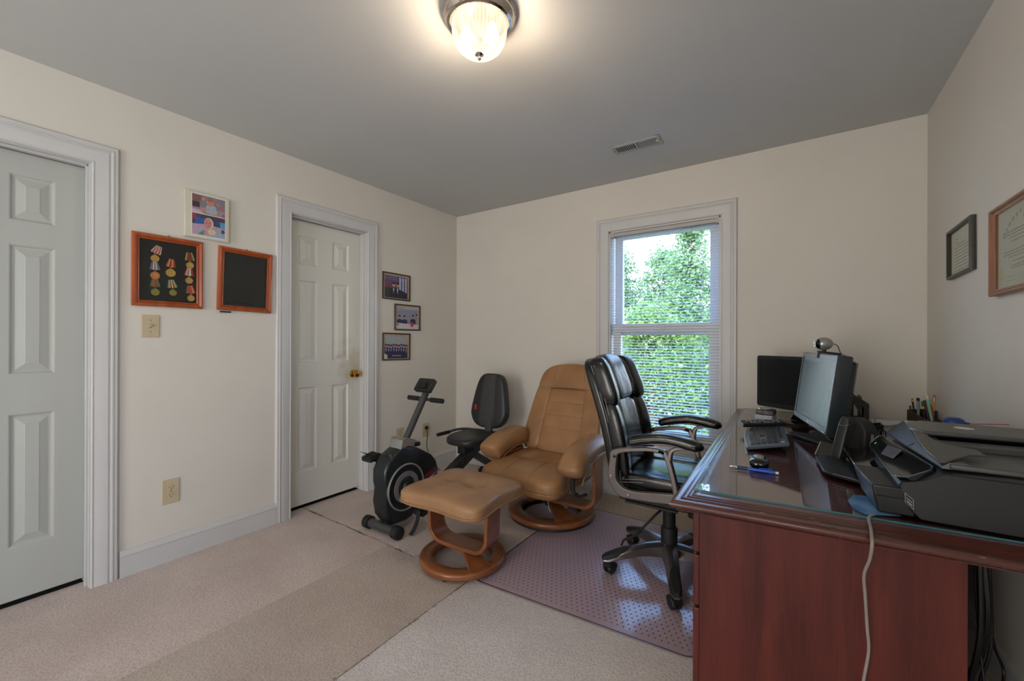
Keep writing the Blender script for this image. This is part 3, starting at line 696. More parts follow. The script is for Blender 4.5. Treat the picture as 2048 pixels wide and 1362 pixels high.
# acrylic block with two baby photographs
ac = thing('acrylic_photo_frame', 'clear acrylic block frame with two stacked baby photographs', 'photo', (XL, .98, 1.776))
MB().box((XL, .872, 1.776), (XL+.024, 1.088, 2.033)).build('block', ACR, ac, bevel=.0015)
SK, SK2 = (190, 132, 118), (206, 156, 138)
up = [(rect(0, 0, 1, .34), (150, 132, 140)), ([(0, .55), (.22, .62), (.30, .95), (0, 1)], (120, 84, 84)), (rect(.0, .3, .22, .6), (52, 40, 52)), (rect(.42, .74, .62, 1), (118, 122, 128)),
      (disc_poly(.33, .82, .06, .1), (190, 120, 112)), (disc_poly(.78, .66, .05, .09), (190, 120, 112)), (disc_poly(.90, .52, .05, .10), (178, 96, 96)), (disc_poly(.70, .92, .05, .08), (176, 110, 108)),
      ([(.38, .14), (.42, .5), (.52, .58), (.70, .52), (.75, .2), (.70, .06), (.5, .05)], (158, 166, 180)), ([(.12, .12), (.36, .36), (.42, .30), (.30, .12), (.16, .02)], SK), ([(.66, .02), (.76, .2), (.74, .02)], SK),
      (disc_poly(.54, .70, .115, .22), SK), (disc_poly(.54, .83, .10, .10), (150, 104, 92)), (disc_poly(.50, .72, .014, .022, 8), (60, 40, 40)), (disc_poly(.59, .71, .014, .022, 8), (60, 40, 40)), ([(.49, .60), (.54, .565), (.60, .60), (.54, .585)], (140, 50, 60)), (disc_poly(.545, .655, .02, .02, 8), (206, 140, 124)), (disc_poly(.96, .08, .05, .12), (176, 84, 90)), ([(0, 0), (.36, 0), (.2, .16), (0, .2)], (196, 172, 190))]
lo = [(rect(0, .5, 1, 1), (70, 56, 72)), (rect(0, .72, .12, 1), (150, 44, 62)), ([(.08, .55), (.10, .86), (.40, .80), (.40, .5)], (34, 84, 160)), (rect(.70, .62, .86, .8), (30, 70, 130)), (rect(.84, .52, 1, .78), (70, 150, 190)),
      ([(0, 0), (0, .5), (.4, .55), (1, .5), (1, 0)], (176, 150, 176)), ([(.16, .05), (.34, .26), (.40, .2), (.34, .02)], (36, 140, 130)), ([(.44, .04), (.62, .42), (.84, .46), (1, .22), (1, 0), (.5, 0)], (150, 162, 184)), (disc_poly(.58, .22, .13, .14), (214, 180, 150)),
      (disc_poly(.49, .62, .145, .26), (206, 200, 200)), (disc_poly(.47, .60, .125, .24), SK), (disc_poly(.43, .63, .014, .022, 8), (50, 36, 36)), (disc_poly(.52, .63, .014, .022, 8), (50, 36, 36)), ([(.42, .50), (.47, .46), (.53, .50), (.47, .48)], (150, 60, 66)), (disc_poly(.40, .16, .06, .10), SK), (disc_poly(.93, .33, .06, .10), (80, 80, 84))]
picture('photo_print', ac, leftw, .905, 1.917, 1.067, 2.021, .0243, up, (124, 120, 132))
picture('photo_print', ac, leftw, .905, 1.793, 1.067, 1.913, .0243, lo, (130, 110, 130))
MB().prism(rect(.899, 1.786, 1.072, 2.026), leftw, .0240, .0241).build('mount_card', WHT, ac, smooth=0)
# three group photographs
NAVY, DK, SKN = (34, 34, 72), (22, 22, 34), (186, 150, 140)
def person(cx, hy, s, c, tie=(170, 170, 190)):
    return [([(cx-.16*s, 0), (cx-.17*s, hy-.42*s), (cx-.06*s, hy-.22*s), (cx+.06*s, hy-.22*s), (cx+.17*s, hy-.42*s), (cx+.16*s, 0)], c), ([(cx-.035*s, hy-.24*s), (cx+.035*s, hy-.24*s), (cx, hy-.5*s)], tie),
            (disc_poly(cx, hy-.08*s, .06*s, .10*s), SKN), (disc_poly(cx, hy-.015*s, .062*s, .055*s, 10), (30, 26, 30))]
p1 = [(rect(0, .78, 1, 1), (96, 92, 132)), (rect(0, .45, .55, .8), (110, 64, 92)), (rect(0, 0, 1, .45), (44, 44, 54)), (rect(.56, .3, .60, 1), (60, 56, 92))]
for k in range(3): p1.append(([(.62+.13*k, .42-.05*k), (.70+.13*k, .38-.05*k), (.70+.13*k, .94), (.62+.13*k, .96)], (176, 180, 214)))
p1 += person(.38, .68, 1.0, DK)+person(.55, .68, 1.0, DK, (190, 196, 214))+[([(.62, .4), (1, .2), (1, 0), (.6, 0)], (26, 26, 50))]
p2 = [(rect(0, .9, 1, 1), (170, 170, 180)), ([(0, 1), (0, .8), (.4, .95)], (150, 150, 170))]+[(p, c) for cx, hy in ((.13, .58), (.36, .58), (.76, .62)) for p, c in [([(max(0, cx-.13), .22), (max(0, cx-.12), hy-.2), (cx, hy-.12), (cx+.13, hy-.2), (cx+.13, .22)], NAVY), (disc_poly(cx, hy-.06, .05, .08), SKN), (disc_poly(cx, hy, .05, .05, 10), (40, 34, 40))]]
p2 += [([(0, 0), (0, .26), (1, .2), (1, 0)], (196, 196, 200)), (disc_poly(.72, .2, .08, .12), (190, 50, 70)), (disc_poly(.05, .18, .05, .04), (170, 70, 80)), (disc_poly(.93, .68, .04, .05), (30, 30, 44))]
p3 = [(rect(0, 0, 1, .6), (60, 60, 104))]
for k in range(9): p3 += person(.06+.11*k, .62-.02*(k % 3), .75, NAVY)
p3 += [([(0, 0), (0, .22), (.12, .16), (.12, 0)], (196, 196, 206))]+[(disc_poly(.34+.05*k, .12, .013, .03, 6), (200, 200, 220)) for k in range(8)]
THIN = [(0, .002), (0, .011), (.004, .013), (.009, .013), (.011, .010), (.011, .001)]
EB = mat('thin_black_frame', (50, 40, 32), .4, var=.1)
for (y0, z0, y1, z1, tl, lb, sh, bgc) in (
        (2.216, 1.543, 2.512, 1.769, -R(.5), 'thin dark frame with a photo of two men, top of the three', p1, (70, 52, 80)),
        (2.342, 1.286, 2.632, 1.512, 0, 'thin dark frame with a photo of people at a table, middle of the three', p2, (138, 140, 162)),
        (2.217, 1.030, 2.514, 1.262, -R(1), 'thin dark frame with a photo of a standing group, lowest of the three', p3, (160, 162, 166))):
    rt_, tt_ = pframe('photo_frame', lb, 'photo', y0, z0, y1, z1, .011, .013, EB, tl, THIN, 'small framed photographs by the far door', back=mat('mat_board', (186, 160, 128), .7))
    picture('photo_print', rt_, tt_, y0+.022, z0+.016, y1-.028, z1-.024, .0055, sh, bgc)

# switch and outlets
def plate(name, y0, z0, y1, z1, kind, label, cat, group=None):
    cy, cz = (y0+y1)/2, (z0+z1)/2
    rt_ = thing(name, label, cat, (XL, cy, z0), 0, group)
    MB().box((XL, y0, z0), (XL+.006, y1, z1)).build('cover_plate', IVORY, rt_, bevel=.002)
    if kind == 'switch':
        MB().box((XL+.004, cy-.005, cz-.012), (XL+.0066, cy+.005, cz+.012)).build('slot', mat('ivory_dark', (160, 146, 116), .5), rt_, smooth=0)
        MB().box((XL+.004, cy-.004, cz-.001), (XL+.017, cy+.004, cz+.009), Matrix.Rotation(.35, 3, 'Y')).build('toggle', IVORY, rt_, bevel=.001)
        for s in (-.030, .030): MB().lathe([(.001, .0075), (.003, .007), (.003, .005)], (XL, cy, cz+s), 10, 'x').build('screw', mat('screw_dark', (110, 98, 78), .4), rt_)
    else:
        for s in (-.020, .020):
            f_ = MB().lathe([(.001, .0078), (.0150, .0078), (.0165, .006), (.0165, .004)], (XL, cy, cz+s), 24, 'x').build('receptacle', IVORY, rt_)
            MB().box((XL+.0075, cy-.0075, cz+s-.001), (XL+.0081, cy-.0055, cz+s+.008)).box((XL+.0075, cy+.0055, cz+s-.001), (XL+.0081, cy+.0075, cz+s+.007)).lathe([(.0001, .0081), (.0026, .0081), (.0026, .0075)], (XL, cy, cz+s-.008), 8, 'x').build('slots', DARKHOLE, f_, smooth=0)
        MB().lathe([(.001, .0075), (.0025, .007), (.0025, .005)], (XL, cy, cz), 10, 'x').build('screw', DARKHOLE, rt_)
    return rt_
plate('light_switch', .694, 1.212, .768, 1.330, 'switch', 'beige toggle light switch below the medal frame', 'switch')
plate('wall_outlet', .782, .310, .857, .440, 'outlet', 'beige outlet between the two doors with nothing plugged in', 'outlet')
plate('wall_outlet', 2.366, .325, 2.442, .446, 'outlet', 'beige outlet behind the upright of the exercise bike', 'outlet')
plate('wall_outlet', 2.664, .315, 2.742, .436, 'outlet', 'beige outlet near the room corner with a cord plugged in', 'outlet')
cd = thing('power_cable', 'thin black cord plugged into the outlet near the corner', 'cord', (XL+.01, 2.703, .39))
MB().box((XL+.0075, 2.690, .385), (XL+.030, 2.716, .412)).build('plug', CORDB, cd, bevel=.003)
MB().tube([(XL+.022, 2.703, .39), (XL+.030, 2.704, .33), (XL+.026, 2.700, .24), (XL+.03, 2.72, .16), (XL+.06, 2.76, .05), (XL+.12, 2.78, .004)], .0032, 8, smooth=6).build('cable', CORDB, cd)

# ------------------------------------------------------------------ right wall certificates
c1, tr1 = pframe('certificate_frame', 'small thin black framed document on the right wall', 'certificate', 2.392, 1.487, 2.700, 1.706, .014, .022, mat('black_frame_dark', (44, 42, 36), .35, var=.1), -R(1.2), [(0, .004), (0, .016), (.004, .020), (.012, .020), (.014, .016), (.014, .001)], back=PAPERC, to=rightw)
ink = MB()
for i in range(11):
    z = 1.655-.014*i; a, b = (2.63, 2.60) if i in (0, 1) else ((2.62, 2.50) if i == 2 else (2.64, 2.44+.02*(i % 3)))
    ink.prism([(b, z), (a, z), (a, z+.0022), (b, z+.0022)], tr1, .0051, .0053)
ink.build('printed_text', INK, c1, smooth=0)['kind'] = 'stuff'
c2, tr2 = pframe('diploma_frame', 'large brown wooden framed certificate cut off by the right edge', 'certificate', 1.76, 1.362, 2.187, 1.668, .022, .024, OAKW, 0, [(0, .004), (0, .014), (.006, .016), (.012, .024), (.018, .024), (.022, .020), (.022, .001)], back=PAPERC, to=rightw)
ink = MB(); rnd = random.Random(4)
for (z, a, b, h) in ((1.566, 2.12, 1.83, .0035), (1.556, 2.11, 1.83, .003), (1.545, 2.07, 1.87, .003), (1.532, 2.06, 1.88, .003), (1.501, 2.115, 1.83, .003), (1.491, 2.12, 1.82, .003), (1.481, 2.08, 1.84, .003), (1.466, 2.05, 1.86, .003), (1.452, 2.06, 1.88, .0025), (1.444, 2.06, 1.88, .0025), (1.418, 2.09, 2.05, .0015), (1.404, 2.10, 2.04, .0015)):
    y = a
    while y > b:
        w_ = rnd.uniform(.006, .018); ink.prism([(y-w_, z), (y, z), (y, z+h), (y-w_, z+h)], tr2, .0051, .0053); y -= w_+.0035
ink.build('printed_text', INK, c2, smooth=0)['kind'] = 'stuff'
def rtext(body, size, y, z, ang=0, m=INK):
    x_ = Vector((0, -math.cos(ang), math.sin(ang))); y_ = Vector((0, math.sin(ang), math.cos(ang)))
    o = text('lettering', body, size, basis(Vector((XR-.0056, y, z)), x_, y_, x_.cross(y_)), m, c2, .0001); return o
for k, ch in enumerate('Commonwealth'):
    a = R(150-10.9*k); o = rtext(ch, .026, 1.974-.155*math.cos(a), 1.502+.118*math.sin(a), a-PI/2 if False else (a-PI/2))
rtext('Dental', .016, 2.055, 1.519) if False else None
MB().prism(disc_poly(1.955, 1.598, .017, .021), tr2, .0051, .0054).build('crest', mat('crest_grey', (140, 140, 128), .6, var=.2, scale=400), c2, smooth=0)
MB().prism(disc_poly(2.135, 1.432, .015, .020, 28), tr2, .0051, .0060).build('gold_seal', GOLD, c2, smooth=0)
MB().prism(rect(2.187-.405, 1.386, 2.163, 1.644), tr2, .0122, .0130).build('glass', GLASSF, c2, smooth=0)

# ------------------------------------------------------------------ desk
DZ = .765
Q = [(-.287, 1.200), (.594, 1.287), (.594, 3.108), (-.311, 3.100)]
dk = thing('desk', 'large dark red mahogany desk with moulded top edge along the right wall', 'desk', (.15, 2.2, 0))
def inset(q, d):
    n_ = len(q); o_ = []
    for i in range(n_):
        p = Vector(q[i]); a = (p-Vector(q[i-1])).normalized(); b = (Vector(q[(i+1) % n_])-p).normalized()
        na, nb = Vector((-a.y, a.x)), Vector((-b.y, b.x)); m_ = (na+nb)/(1+na.dot(nb)); o_.append(tuple(p+m_*d))
    return o_
DP = [(0, 0.0), (0.02, 0.0), (0.022, -0.0015), (0.03, -0.0015), (0.033, -0.0038), (0.043, -0.0038), (0.047, -0.0068), (0.055, -0.0076), (0.062, -0.0091), (0.068, -0.0129), (0.071, -0.0182), (0.07, -0.0236), (0.065, -0.0281), (0.06, -0.0304), (0.056, -0.0327), (0.054, -0.0372), (0.044, -0.041), (0.03, -0.0426), (0.0, -0.0426)]
Qi = inset(Q, .071)
id3 = lambda u, v, t: Vector((u, v, DZ+t))
MB().sweep(Qi, DP, id3).build('top_moulding', DESKM, dk, smooth=45)
MB().prism(Qi, id3, -.042, 0).build('desk_top', DESKT, dk, smooth=0)
# near pedestal
def quadbox(mb, pts, z0, z1, mi=0): return mb.prism(pts, lambda u, v, t: Vector((u, v, t)), z0, z1, mi)
quadbox(MB(), [(-.222, 1.287), (.324, 1.341), (.322, 1.361), (-.222, 1.307)], 0, .723).build('side_panel', DESKW, dk, bevel=.001)
quadbox(MB(), [(-.222, 1.307), (-.20, 1.309), (-.20, 1.74), (-.222, 1.74)], 0, .723).build('drawer_carcass', DESKW, dk)
quadbox(MB(), [(.305, 1.345), (.324, 1.345), (.324, 3.0), (.305, 3.0)], .05, .723).build('modesty_panel', DESKW, dk)
quadbox(MB(), [(-.222, 1.72), (.305, 1.72), (.305, 1.74), (-.222, 1.74)], 0, .723).build('inner_panel', DESKW, dk)
quadbox(MB(), [(-.222, 2.60), (.305, 2.60), (.305, 2.62), (-.222, 2.62)], 0, .723).build('inner_panel', DESKW, dk)
quadbox(MB(), [(-.222, 2.99), (.305, 2.99), (.305, 3.01), (-.222, 3.01)], 0, .723).build('side_panel', DESKW, dk)
for (ya, yb) in ((1.293, 1.738), (2.602, 3.008)):
    for (za, zb2) in ((.06, .428), (.436, .582), (.590, .712)):
        dr = MB().box((-.241, ya, za), (-.222, yb, zb2)).build('drawer', DESKW, dk, bevel=.004, segs=3)
        ym, zm = (ya+yb)/2, (za+zb2)/2
        MB().tube([(-.241, ym-.045, zm), (-.258, ym-.043, zm-.003), (-.262, ym, zm-.008), (-.258, ym+.043, zm-.003), (-.241, ym+.045, zm)], .003, 8, smooth=4).build('drawer_pull', BRASS, dr)
MB().box((-.215, 1.745, .62), (-.19, 2.597, .705)).build('centre_drawer', DESKW, dk, bevel=.003)
# glass sheet
gl_ = thing('glass_top', 'clear glass sheet with green edge covering the desk top', 'glass sheet', (.1, 2.2, DZ))
Gq = [(-.240, 1.296), (.558, 1.372), (.566, 3.055), (-.262, 3.050)]
GZ = DZ+.0008
mb = MB(); mb.prism(Gq, lambda u, v, t: Vector((u, v, t)), GZ, GZ+.0042); mb.mi = [1]*4+[0, 0]
mb.build('glass_sheet', [DESKG, GEDGE], gl_, smooth=0)
TZ = GZ+.0044   # top of glass
# grey flat cord over the near edge
t_ = MB().tube([(.165, 1.352, TZ+.002), (.152, 1.320, TZ+.003), (.149, 1.262, DZ+.002), (.147, 1.232, DZ-.006), (.146, 1.220, DZ-.022), (.1435, 1.234, .705), (.136, 1.252, .66), (.141, 1.277, .60), (.146, 1.288, .52), (.150, 1.300, .46), (.140, 1.298, .38), (.136, 1.306, .30), (.120, 1.292, .22), (.10, 1.28, .10), (.09, 1.26, .006), (.10, 1.20, .004)], .0032, 8, smooth=6, flat=.7)
tag(t_.build('telephone_cable', CORDG), 'flat grey cord hanging over the near edge of the desk', 'cord')
# cables under the desk
cb = [([(.42, 1.75, .70), (.41, 1.75, .5), (.425, 1.78, .3), (.40, 1.80, .18), (.405, 1.74, .08), (.42, 1.66, .005), (.5, 1.5, .005)], .006), ([(.45, 1.80, .70), (.44, 1.82, .45), (.47, 1.86, .28), (.50, 1.90, .19), (.47, 1.82, .13), (.475, 1.80, .04), (.45, 1.72, .005), (.40, 1.6, .005)], .004),
      ([(.40, 1.72, .70), (.40, 1.70, .4), (.385, 1.72, .2), (.39, 1.66, .08), (.42, 1.58, .005)], .007), ([(.43, 1.78, .70), (.44, 1.77, .35), (.42, 1.78, .2), (.445, 1.80, .15), (.50, 1.86, .13), (.56, 1.78, .145), (.59, 1.60, .15), (.592, 1.3, .15)], .0045),
      ([(.41, 1.77, .70), (.425, 1.74, .42), (.41, 1.80, .22), (.38, 1.84, .16), (.36, 1.80, .19)], .009), ([(.42, 1.78, .70), (.415, 1.8, .5), (.42, 1.76, .25), (.43, 1.72, .14), (.46, 1.66, .05), (.48, 1.60, .004)], .003)]
for i, (p, r_) in enumerate(cb):
    p = [(min(.588, x+.035), y, z) for x, y, z in p]
    o = MB().tube(p, r_, 7, smooth=6).build('power_cable', CORDB)
    tag(o, {0: 'slim black cable hanging down to the floor right of the panel', 4: 'thickest black cable in the hanging bundle', 1: 'thin black cable looping against the wall under the desk', 3: 'black cable running right along the top of the baseboard', 2: 'thick black cable reaching the floor at the desk panel edge'}.get(i, 'black cable in the tangle hanging behind the desk panel'), 'cable', 'black cables under the desk')
tag(MB().tube([(.45, 1.95, .71), (.44, 1.9, .62), (.425, 1.82, .55), (.39, 1.72, .50), (.345, 1.60, .47)], .0035, 7, smooth=5).build('network_cable', CORDT), 'thin teal blue cable behind the desk panel', 'cable')

# ------------------------------------------------------------------ chair mat
cm = thing('chair_mat', 'translucent mauve vinyl chair mat with studs under the office chair', 'mat', (-.8, 2.2, 0))
def rrect(x0, y0, x1, y1, r, n=6):
    p = []
    for cx, cy, a0 in ((x1-r, y0+r, -90), (x1-r, y1-r, 0), (x0+r, y1-r, 90), (x0+r, y0+r, 180)):
        p += [(cx+r*math.cos(R(a0+90*k/n)), cy+r*math.sin(R(a0+90*k/n))) for k in range(n+1)]
    return p
def matw(u, v, t):   # near edge runs slightly away to the right
    k = (v-1.6)/1.18
    return Vector((u+.0*k, v+(u+1.34)*.065*(1-k), t))
MO_ = rrect(-1.335, 1.600, -.292, 2.775, .05)
MB().prism(MO_, matw, .0022, .0046).build('sheet', VINYL, cm, smooth=0)
MB().sweep(rrect(-1.325, 1.612, -.302, 2.763, .045), [(0, .0046), (.003, .0052), (.008, .0050), (.012, .0036), (.013, .0022)], matw).build('lip', mat('vinyl_edge', (96, 76, 88), .3), cm, smooth=30)
st = MB()
for i in range(40):
    for j in range(45):
        x = -1.30+.0255*i+(.0128 if j % 2 else 0); y = 1.65+.0255*j
        if x > -.33 or y > 2.74: continue
        p = matw(x, y, .0047); a = .0040
        st.add([p+Vector((-a, 0, 0)), p+Vector((0, -a*1.5, 0)), p+Vector((a, 0, 0)), p+Vector((0, a*1.5, 0)), p+Vector((0, 0, .0012))], [(0, 1, 4), (1, 2, 4), (2, 3, 4), (3, 0, 4)])
st.build('studs', STUDM, cm, smooth=0, merge=False)['kind'] = 'stuff'

# ------------------------------------------------------------------ exercise bike
bk = thing('exercise_bike', 'black and grey recumbent exercise bike in the room corner', 'exercise bike', (-2.1, 2.2, 0))
HO = [(1.70, .055), (1.655, .12), (1.640, .20), (1.652, .285), (1.640, .33), (1.642, .40), (1.668, .452), (1.715, .490), (1.765, .515), (1.785, .530), (1.87, .515), (1.955, .470), (2.03, .425), (2.075, .375), (2.098, .31), (2.09, .235), (2.03, .18), (1.96, .14), (1.90, .10), (1.86, .06), (1.80, .048)]
mb = MB(); cy_, cz_ = 1.86, .29
rs = []
for (x, k) in ((-2.168, .93), (-2.160, .985), (-2.14, 1), (-2.062, 1), (-2.047, .985), (-2.040, .93)):
    rs.append([Vector((x, cy_+(y-cy_)*k, cz_+(z-cz_)*k)) for y, z in HO])
mb.rings(rs).build('housing', BIKEB, bk, smooth=50)
col = [(1.762, .512), (1.776, .566), (1.80, .575), (1.866, .560), (1.888, .550), (1.876, .508), (1.82, .522)]
mb = MB(); rs = []
for (x, k) in ((-2.160, .96), (-2.15, 1), (-2.052, 1), (-2.043, .96)): rs.append([Vector((x, 1.826+(y-1.826)*k, .54+(z-.54)*k)) for y, z in col])
mb.rings(rs).build('collar', SILV, bk, smooth=50)
FC = (-2.042, 1.803, .268)
MB().lathe([(.148, 0), (.148, .010), (.143, .014), (.138, .010), (.138, .002)], FC, 56, 'x', cap=False).build('disc_rim', SILV, bk)
MB().lathe([(.138, .004), (.10, .007), (.098, .004)], FC, 56, 'x', cap=False).build('flywheel_disc', BIKEB, bk)
MB().lathe([(.100, .005), (.099, .011), (.068, .011), (.067, .005)], FC, 56, 'x', cap=False).build('disc_rim', mat('bike_disc_grey', (138, 136, 136), .4, metal=.4), bk)
MB().lathe([(.067, .006), (.052, .014), (.030, .006), (.022, .016), (.001, .018)], FC, 40, 'x').build('hub', BIKEB, bk)
MB().tube([(-2.105, 1.826, .50), (-2.105, 2.045, .850)], .0225, 18).build('upright_post', BIKEG, bk)
MB().box((-2.065, 1.70, .39), (-2.041, 1.712, .50), Matrix.Rotation(.35, 3, 'X')).build('housing_trim', BIKEG, bk, bevel=.004)
# console
cr_ = Matrix.Rotation(R(-38), 3, 'X') @ Matrix.Rotation(0, 3, 'Z')
mb = MB().box((-2.180, 2.010, .838), (-2.030, 2.050, .938), cr_).build('console', BLK, bk, bevel=.010, segs=3)
MB().box((-2.160, 2.043, .863), (-2.050, 2.053, .923), cr_, piv=(-2.105, 2.030, .888)).build('display', SCR1, mb)
MB().box((-2.140, 1.997, .853), (-2.070, 2.015, .898), cr_, piv=(-2.105, 2.030, .888)).build('battery_cover', BLKM, mb, bevel=.004)
MB().tube([(-2.265, 2.035, .792), (-1.965, 2.035, .792)], .011, 12).build('handlebar', BIKEG, bk)
for a, b in ((-2.275, -2.175), (-2.055, -1.945)):
    MB().tube([(a, 2.035, .792), (a+.003, 2.035, .792), (b-.003, 2.035, .792), (b, 2.035, .792)], .0165, 14).build('grip', BLKM, bk)
# tension knob
k_ = MB(); rs = []
for h, r_ in ((.0, .022), (.004, .026), (.020, .026), (.024, .022), (.025, .002)):
    rs.append([Vector((-2.10, 1.945, .492))+Vector((r_*(1+.06*(k % 3 == 0))*math.cos(k*PI/15), r_*(1+.06*(k % 3 == 0))*math.sin(k*PI/15), h)) for k in range(30)])
k_.rings(rs).build('tension_knob', BLK, bk)
# logo on the housing side
text('brand_lettering', 'WESLO', .036, basis((-2.0385, 2.010, .300), (0, .90, .30), (0, -.30, .90), (1, 0, 0)), REDP, bk)
text('brand_lettering', 'PURSUIT CT', .013, basis((-2.0385, 2.045, .283), (0, .90, .30), (0, -.30, .90), (1, 0, 0)), WHT, bk)
# pedals
cx_ = -2.105
MB().tube([(-2.03, 1.803, .268), (-2.005, 1.803, .268), (-1.995, 1.85, .13), (-1.975, 1.85, .13)], .009, 8).build('crank_arm', BLK, bk)
def pedal(c, strap):
    c = Vector(c); p = MB().box(c+Vector((-.045, -.045, -.012)), c+Vector((.045, .045, .012)), Matrix.Rotation(.25, 3, 'X')).build('pedal', BLKM, bk, bevel=.004)
    for k in range(6): MB().box(c+Vector((-.043, -.040+.014*k, .010)), c+Vector((.043, -.034+.014*k, .018)), Matrix.Rotation(.25, 3, 'X'), piv=c).build('tread', BLK, p)
    MB().rings([[Vector(q)+Vector((-.016, 0, 0)), Vector(q)+Vector((.016, 0, 0)), Vector(q)+Vector((.016, .002, .002)), Vector(q)+Vector((-.016, .002, .002))] for q in spline([Vector(s) for s in strap], 6)]).build('strap', BLKM, p)
pedal((-1.945, 1.86, .122), [(-1.93, 1.81, .14), (-1.915, 1.79, .145), (-1.905, 1.775, .10), (-1.915, 1.76, .05), (-1.935, 1.745, .008)])
MB().tube([(-2.17, 1.76, .34), (-2.19, 1.76, .34), (-2.20, 1.70, .43), (-2.225, 1.70, .43)], .009, 8).build('crank_arm', BLK, bk)
pedal((-2.235, 1.69, .45), [(-2.235, 1.655, .472), (-2.235, 1.645, .482), (-2.238, 1.632, .489), (-2.242, 1.618, .496)])
# stabiliser feet and frame
def stab(y, x0, x1):
    MB().tube([(x0, y, .042), (x1, y, .042)], .029, 20).build('stabiliser_bar', BIKEG, bk)
    for a, s in ((x0, -1), (x1, 1)):
        MB().lathe([(.030, -.03*s), (.0385, -.028*s), (.040, 0), (.038, .018*s), (.030, .024*s), (.001, .025*s)], (a, y, .042), 24, 'x').build('end_cap', BLKM, bk)
stab(1.672, -2.245, -1.965); stab(2.900, -2.285, -1.90)
mb = MB()
def beam(path, w_, h_):
    rs = []
    P = [Vector(p) for p in path]
    for i, p in enumerate(P):
        d = (P[min(i+1, len(P)-1)]-P[max(i-1, 0)]).normalized(); up_ = Vector((1, 0, 0)).cross(d)
        rs.append([p+Vector((sx_*w_/2, 0, 0))+up_*sy_*h_/2 for sx_, sy_ in ((-1, -1), (1, -1), (1, 1), (-1, 1))])
    return MB().rings(rs)
beam([(cx_, 1.69, .06), (cx_, 1.86, .085), (cx_, 2.06, .145)], .05, .05).build('front_frame', BIKEG, bk, bevel=.006)
beam([(cx_, 2.02, .13), (cx_, 2.25, .20), (cx_, 2.52, .325), (cx_, 2.66, .395)], .062, .085).build('seat_rail', mat('bike_rail', (46, 48, 52), .35), bk, bevel=.008)
beam([(cx_, 2.55, .30), (cx_, 2.75, .18), (cx_, 2.90, .06)], .05, .05).build('rear_leg', BIKEG, bk, bevel=.006)
MB().lathe([(.001, -.055), (.018, -.05), (.022, -.03), (.018, -.012), (.008, -.008), (.008, .01)], (cx_+.02, 2.40, .305), 14, 'z').build('adjust_knob', BLKM, bk)
MB().box((cx_-.035, 2.40, .33), (cx_+.035, 2.52, .405)).build('seat_bracket', BLKM, bk, bevel=.006)
def seatf(q):
    q = q.copy(); q.x *= 1-.22*max(0, -q.y)**2
    if q.z > 0: q.z *= .75+.5*abs(q.x)**2
    return q
MB().cushion((cx_+.0, 2.555, .428), (.335, .44, .075), 4, 10, seatf).build('seat', BIKEV, bk)
MB().tube([(-2.300, 2.350, .462), (-2.298, 2.480, .462)], .0145, 12).build('grip', BLKM, bk)
MB().tube([(-2.298, 2.47, .462), (-2.285, 2.56, .470), (-2.24, 2.66, .462), (-2.12, 2.74, .44)], .010, 10, smooth=5).build('seat_handle', BIKEG, bk)
MB().box((cx_-.005, 2.70, .36), (cx_+.055, 2.735, .56), Matrix.Rotation(-.1, 3, 'X')).build('backrest_post', BIKEG, bk, bevel=.004)
BC = Vector((-2.110, 2.79, .695)); BRX = Matrix.Rotation(R(-9), 3, 'X')
def backshape(q):
    v = (q.z+1)/2
    w_ = .70+.30*math.sin(min(1, max(0, (1-v)*1.35))*PI/1.45)**1.2 if v < 1 else .70
    w_ = 1.0-.34*max(0, (v-.30)/.70)**1.1 if v > .30 else 1.0-.25*((.30-v)/.30)**2
    q = q.copy(); q.x *= w_; return q
mb = MB().cushion((0, 0, 0), (.375, .095, .455), 4.5, 12, backshape).xf(lambda v: BRX @ v+BC)
mb.build('backrest', BIKEV, bk, smooth=60)
mb = MB(); rs = []
for i in range(15):
    v = -.94+1.88*i/14; w_ = .40*(1.0-.30*max(0, (v+1)/2-.3)); yy = -.0475*(1-abs(v)**4.5)**(1/4.5)-.0025
    rs.append([BRX @ Vector((.1875*w_*(-1+2*k/8), yy+.0012*abs(-1+2*k/8)**2, .2275*v))+BC for k in range(9)])
mb.rings(rs, False, close=False).build('backrest_panel', BIKEVP, bk, smooth=60)
MB().box((-.128, -.0515, -.085), (-.108, -.047, -.045)).xf(lambda v: BRX @ v+BC).build('brand_tag', REDP, bk)

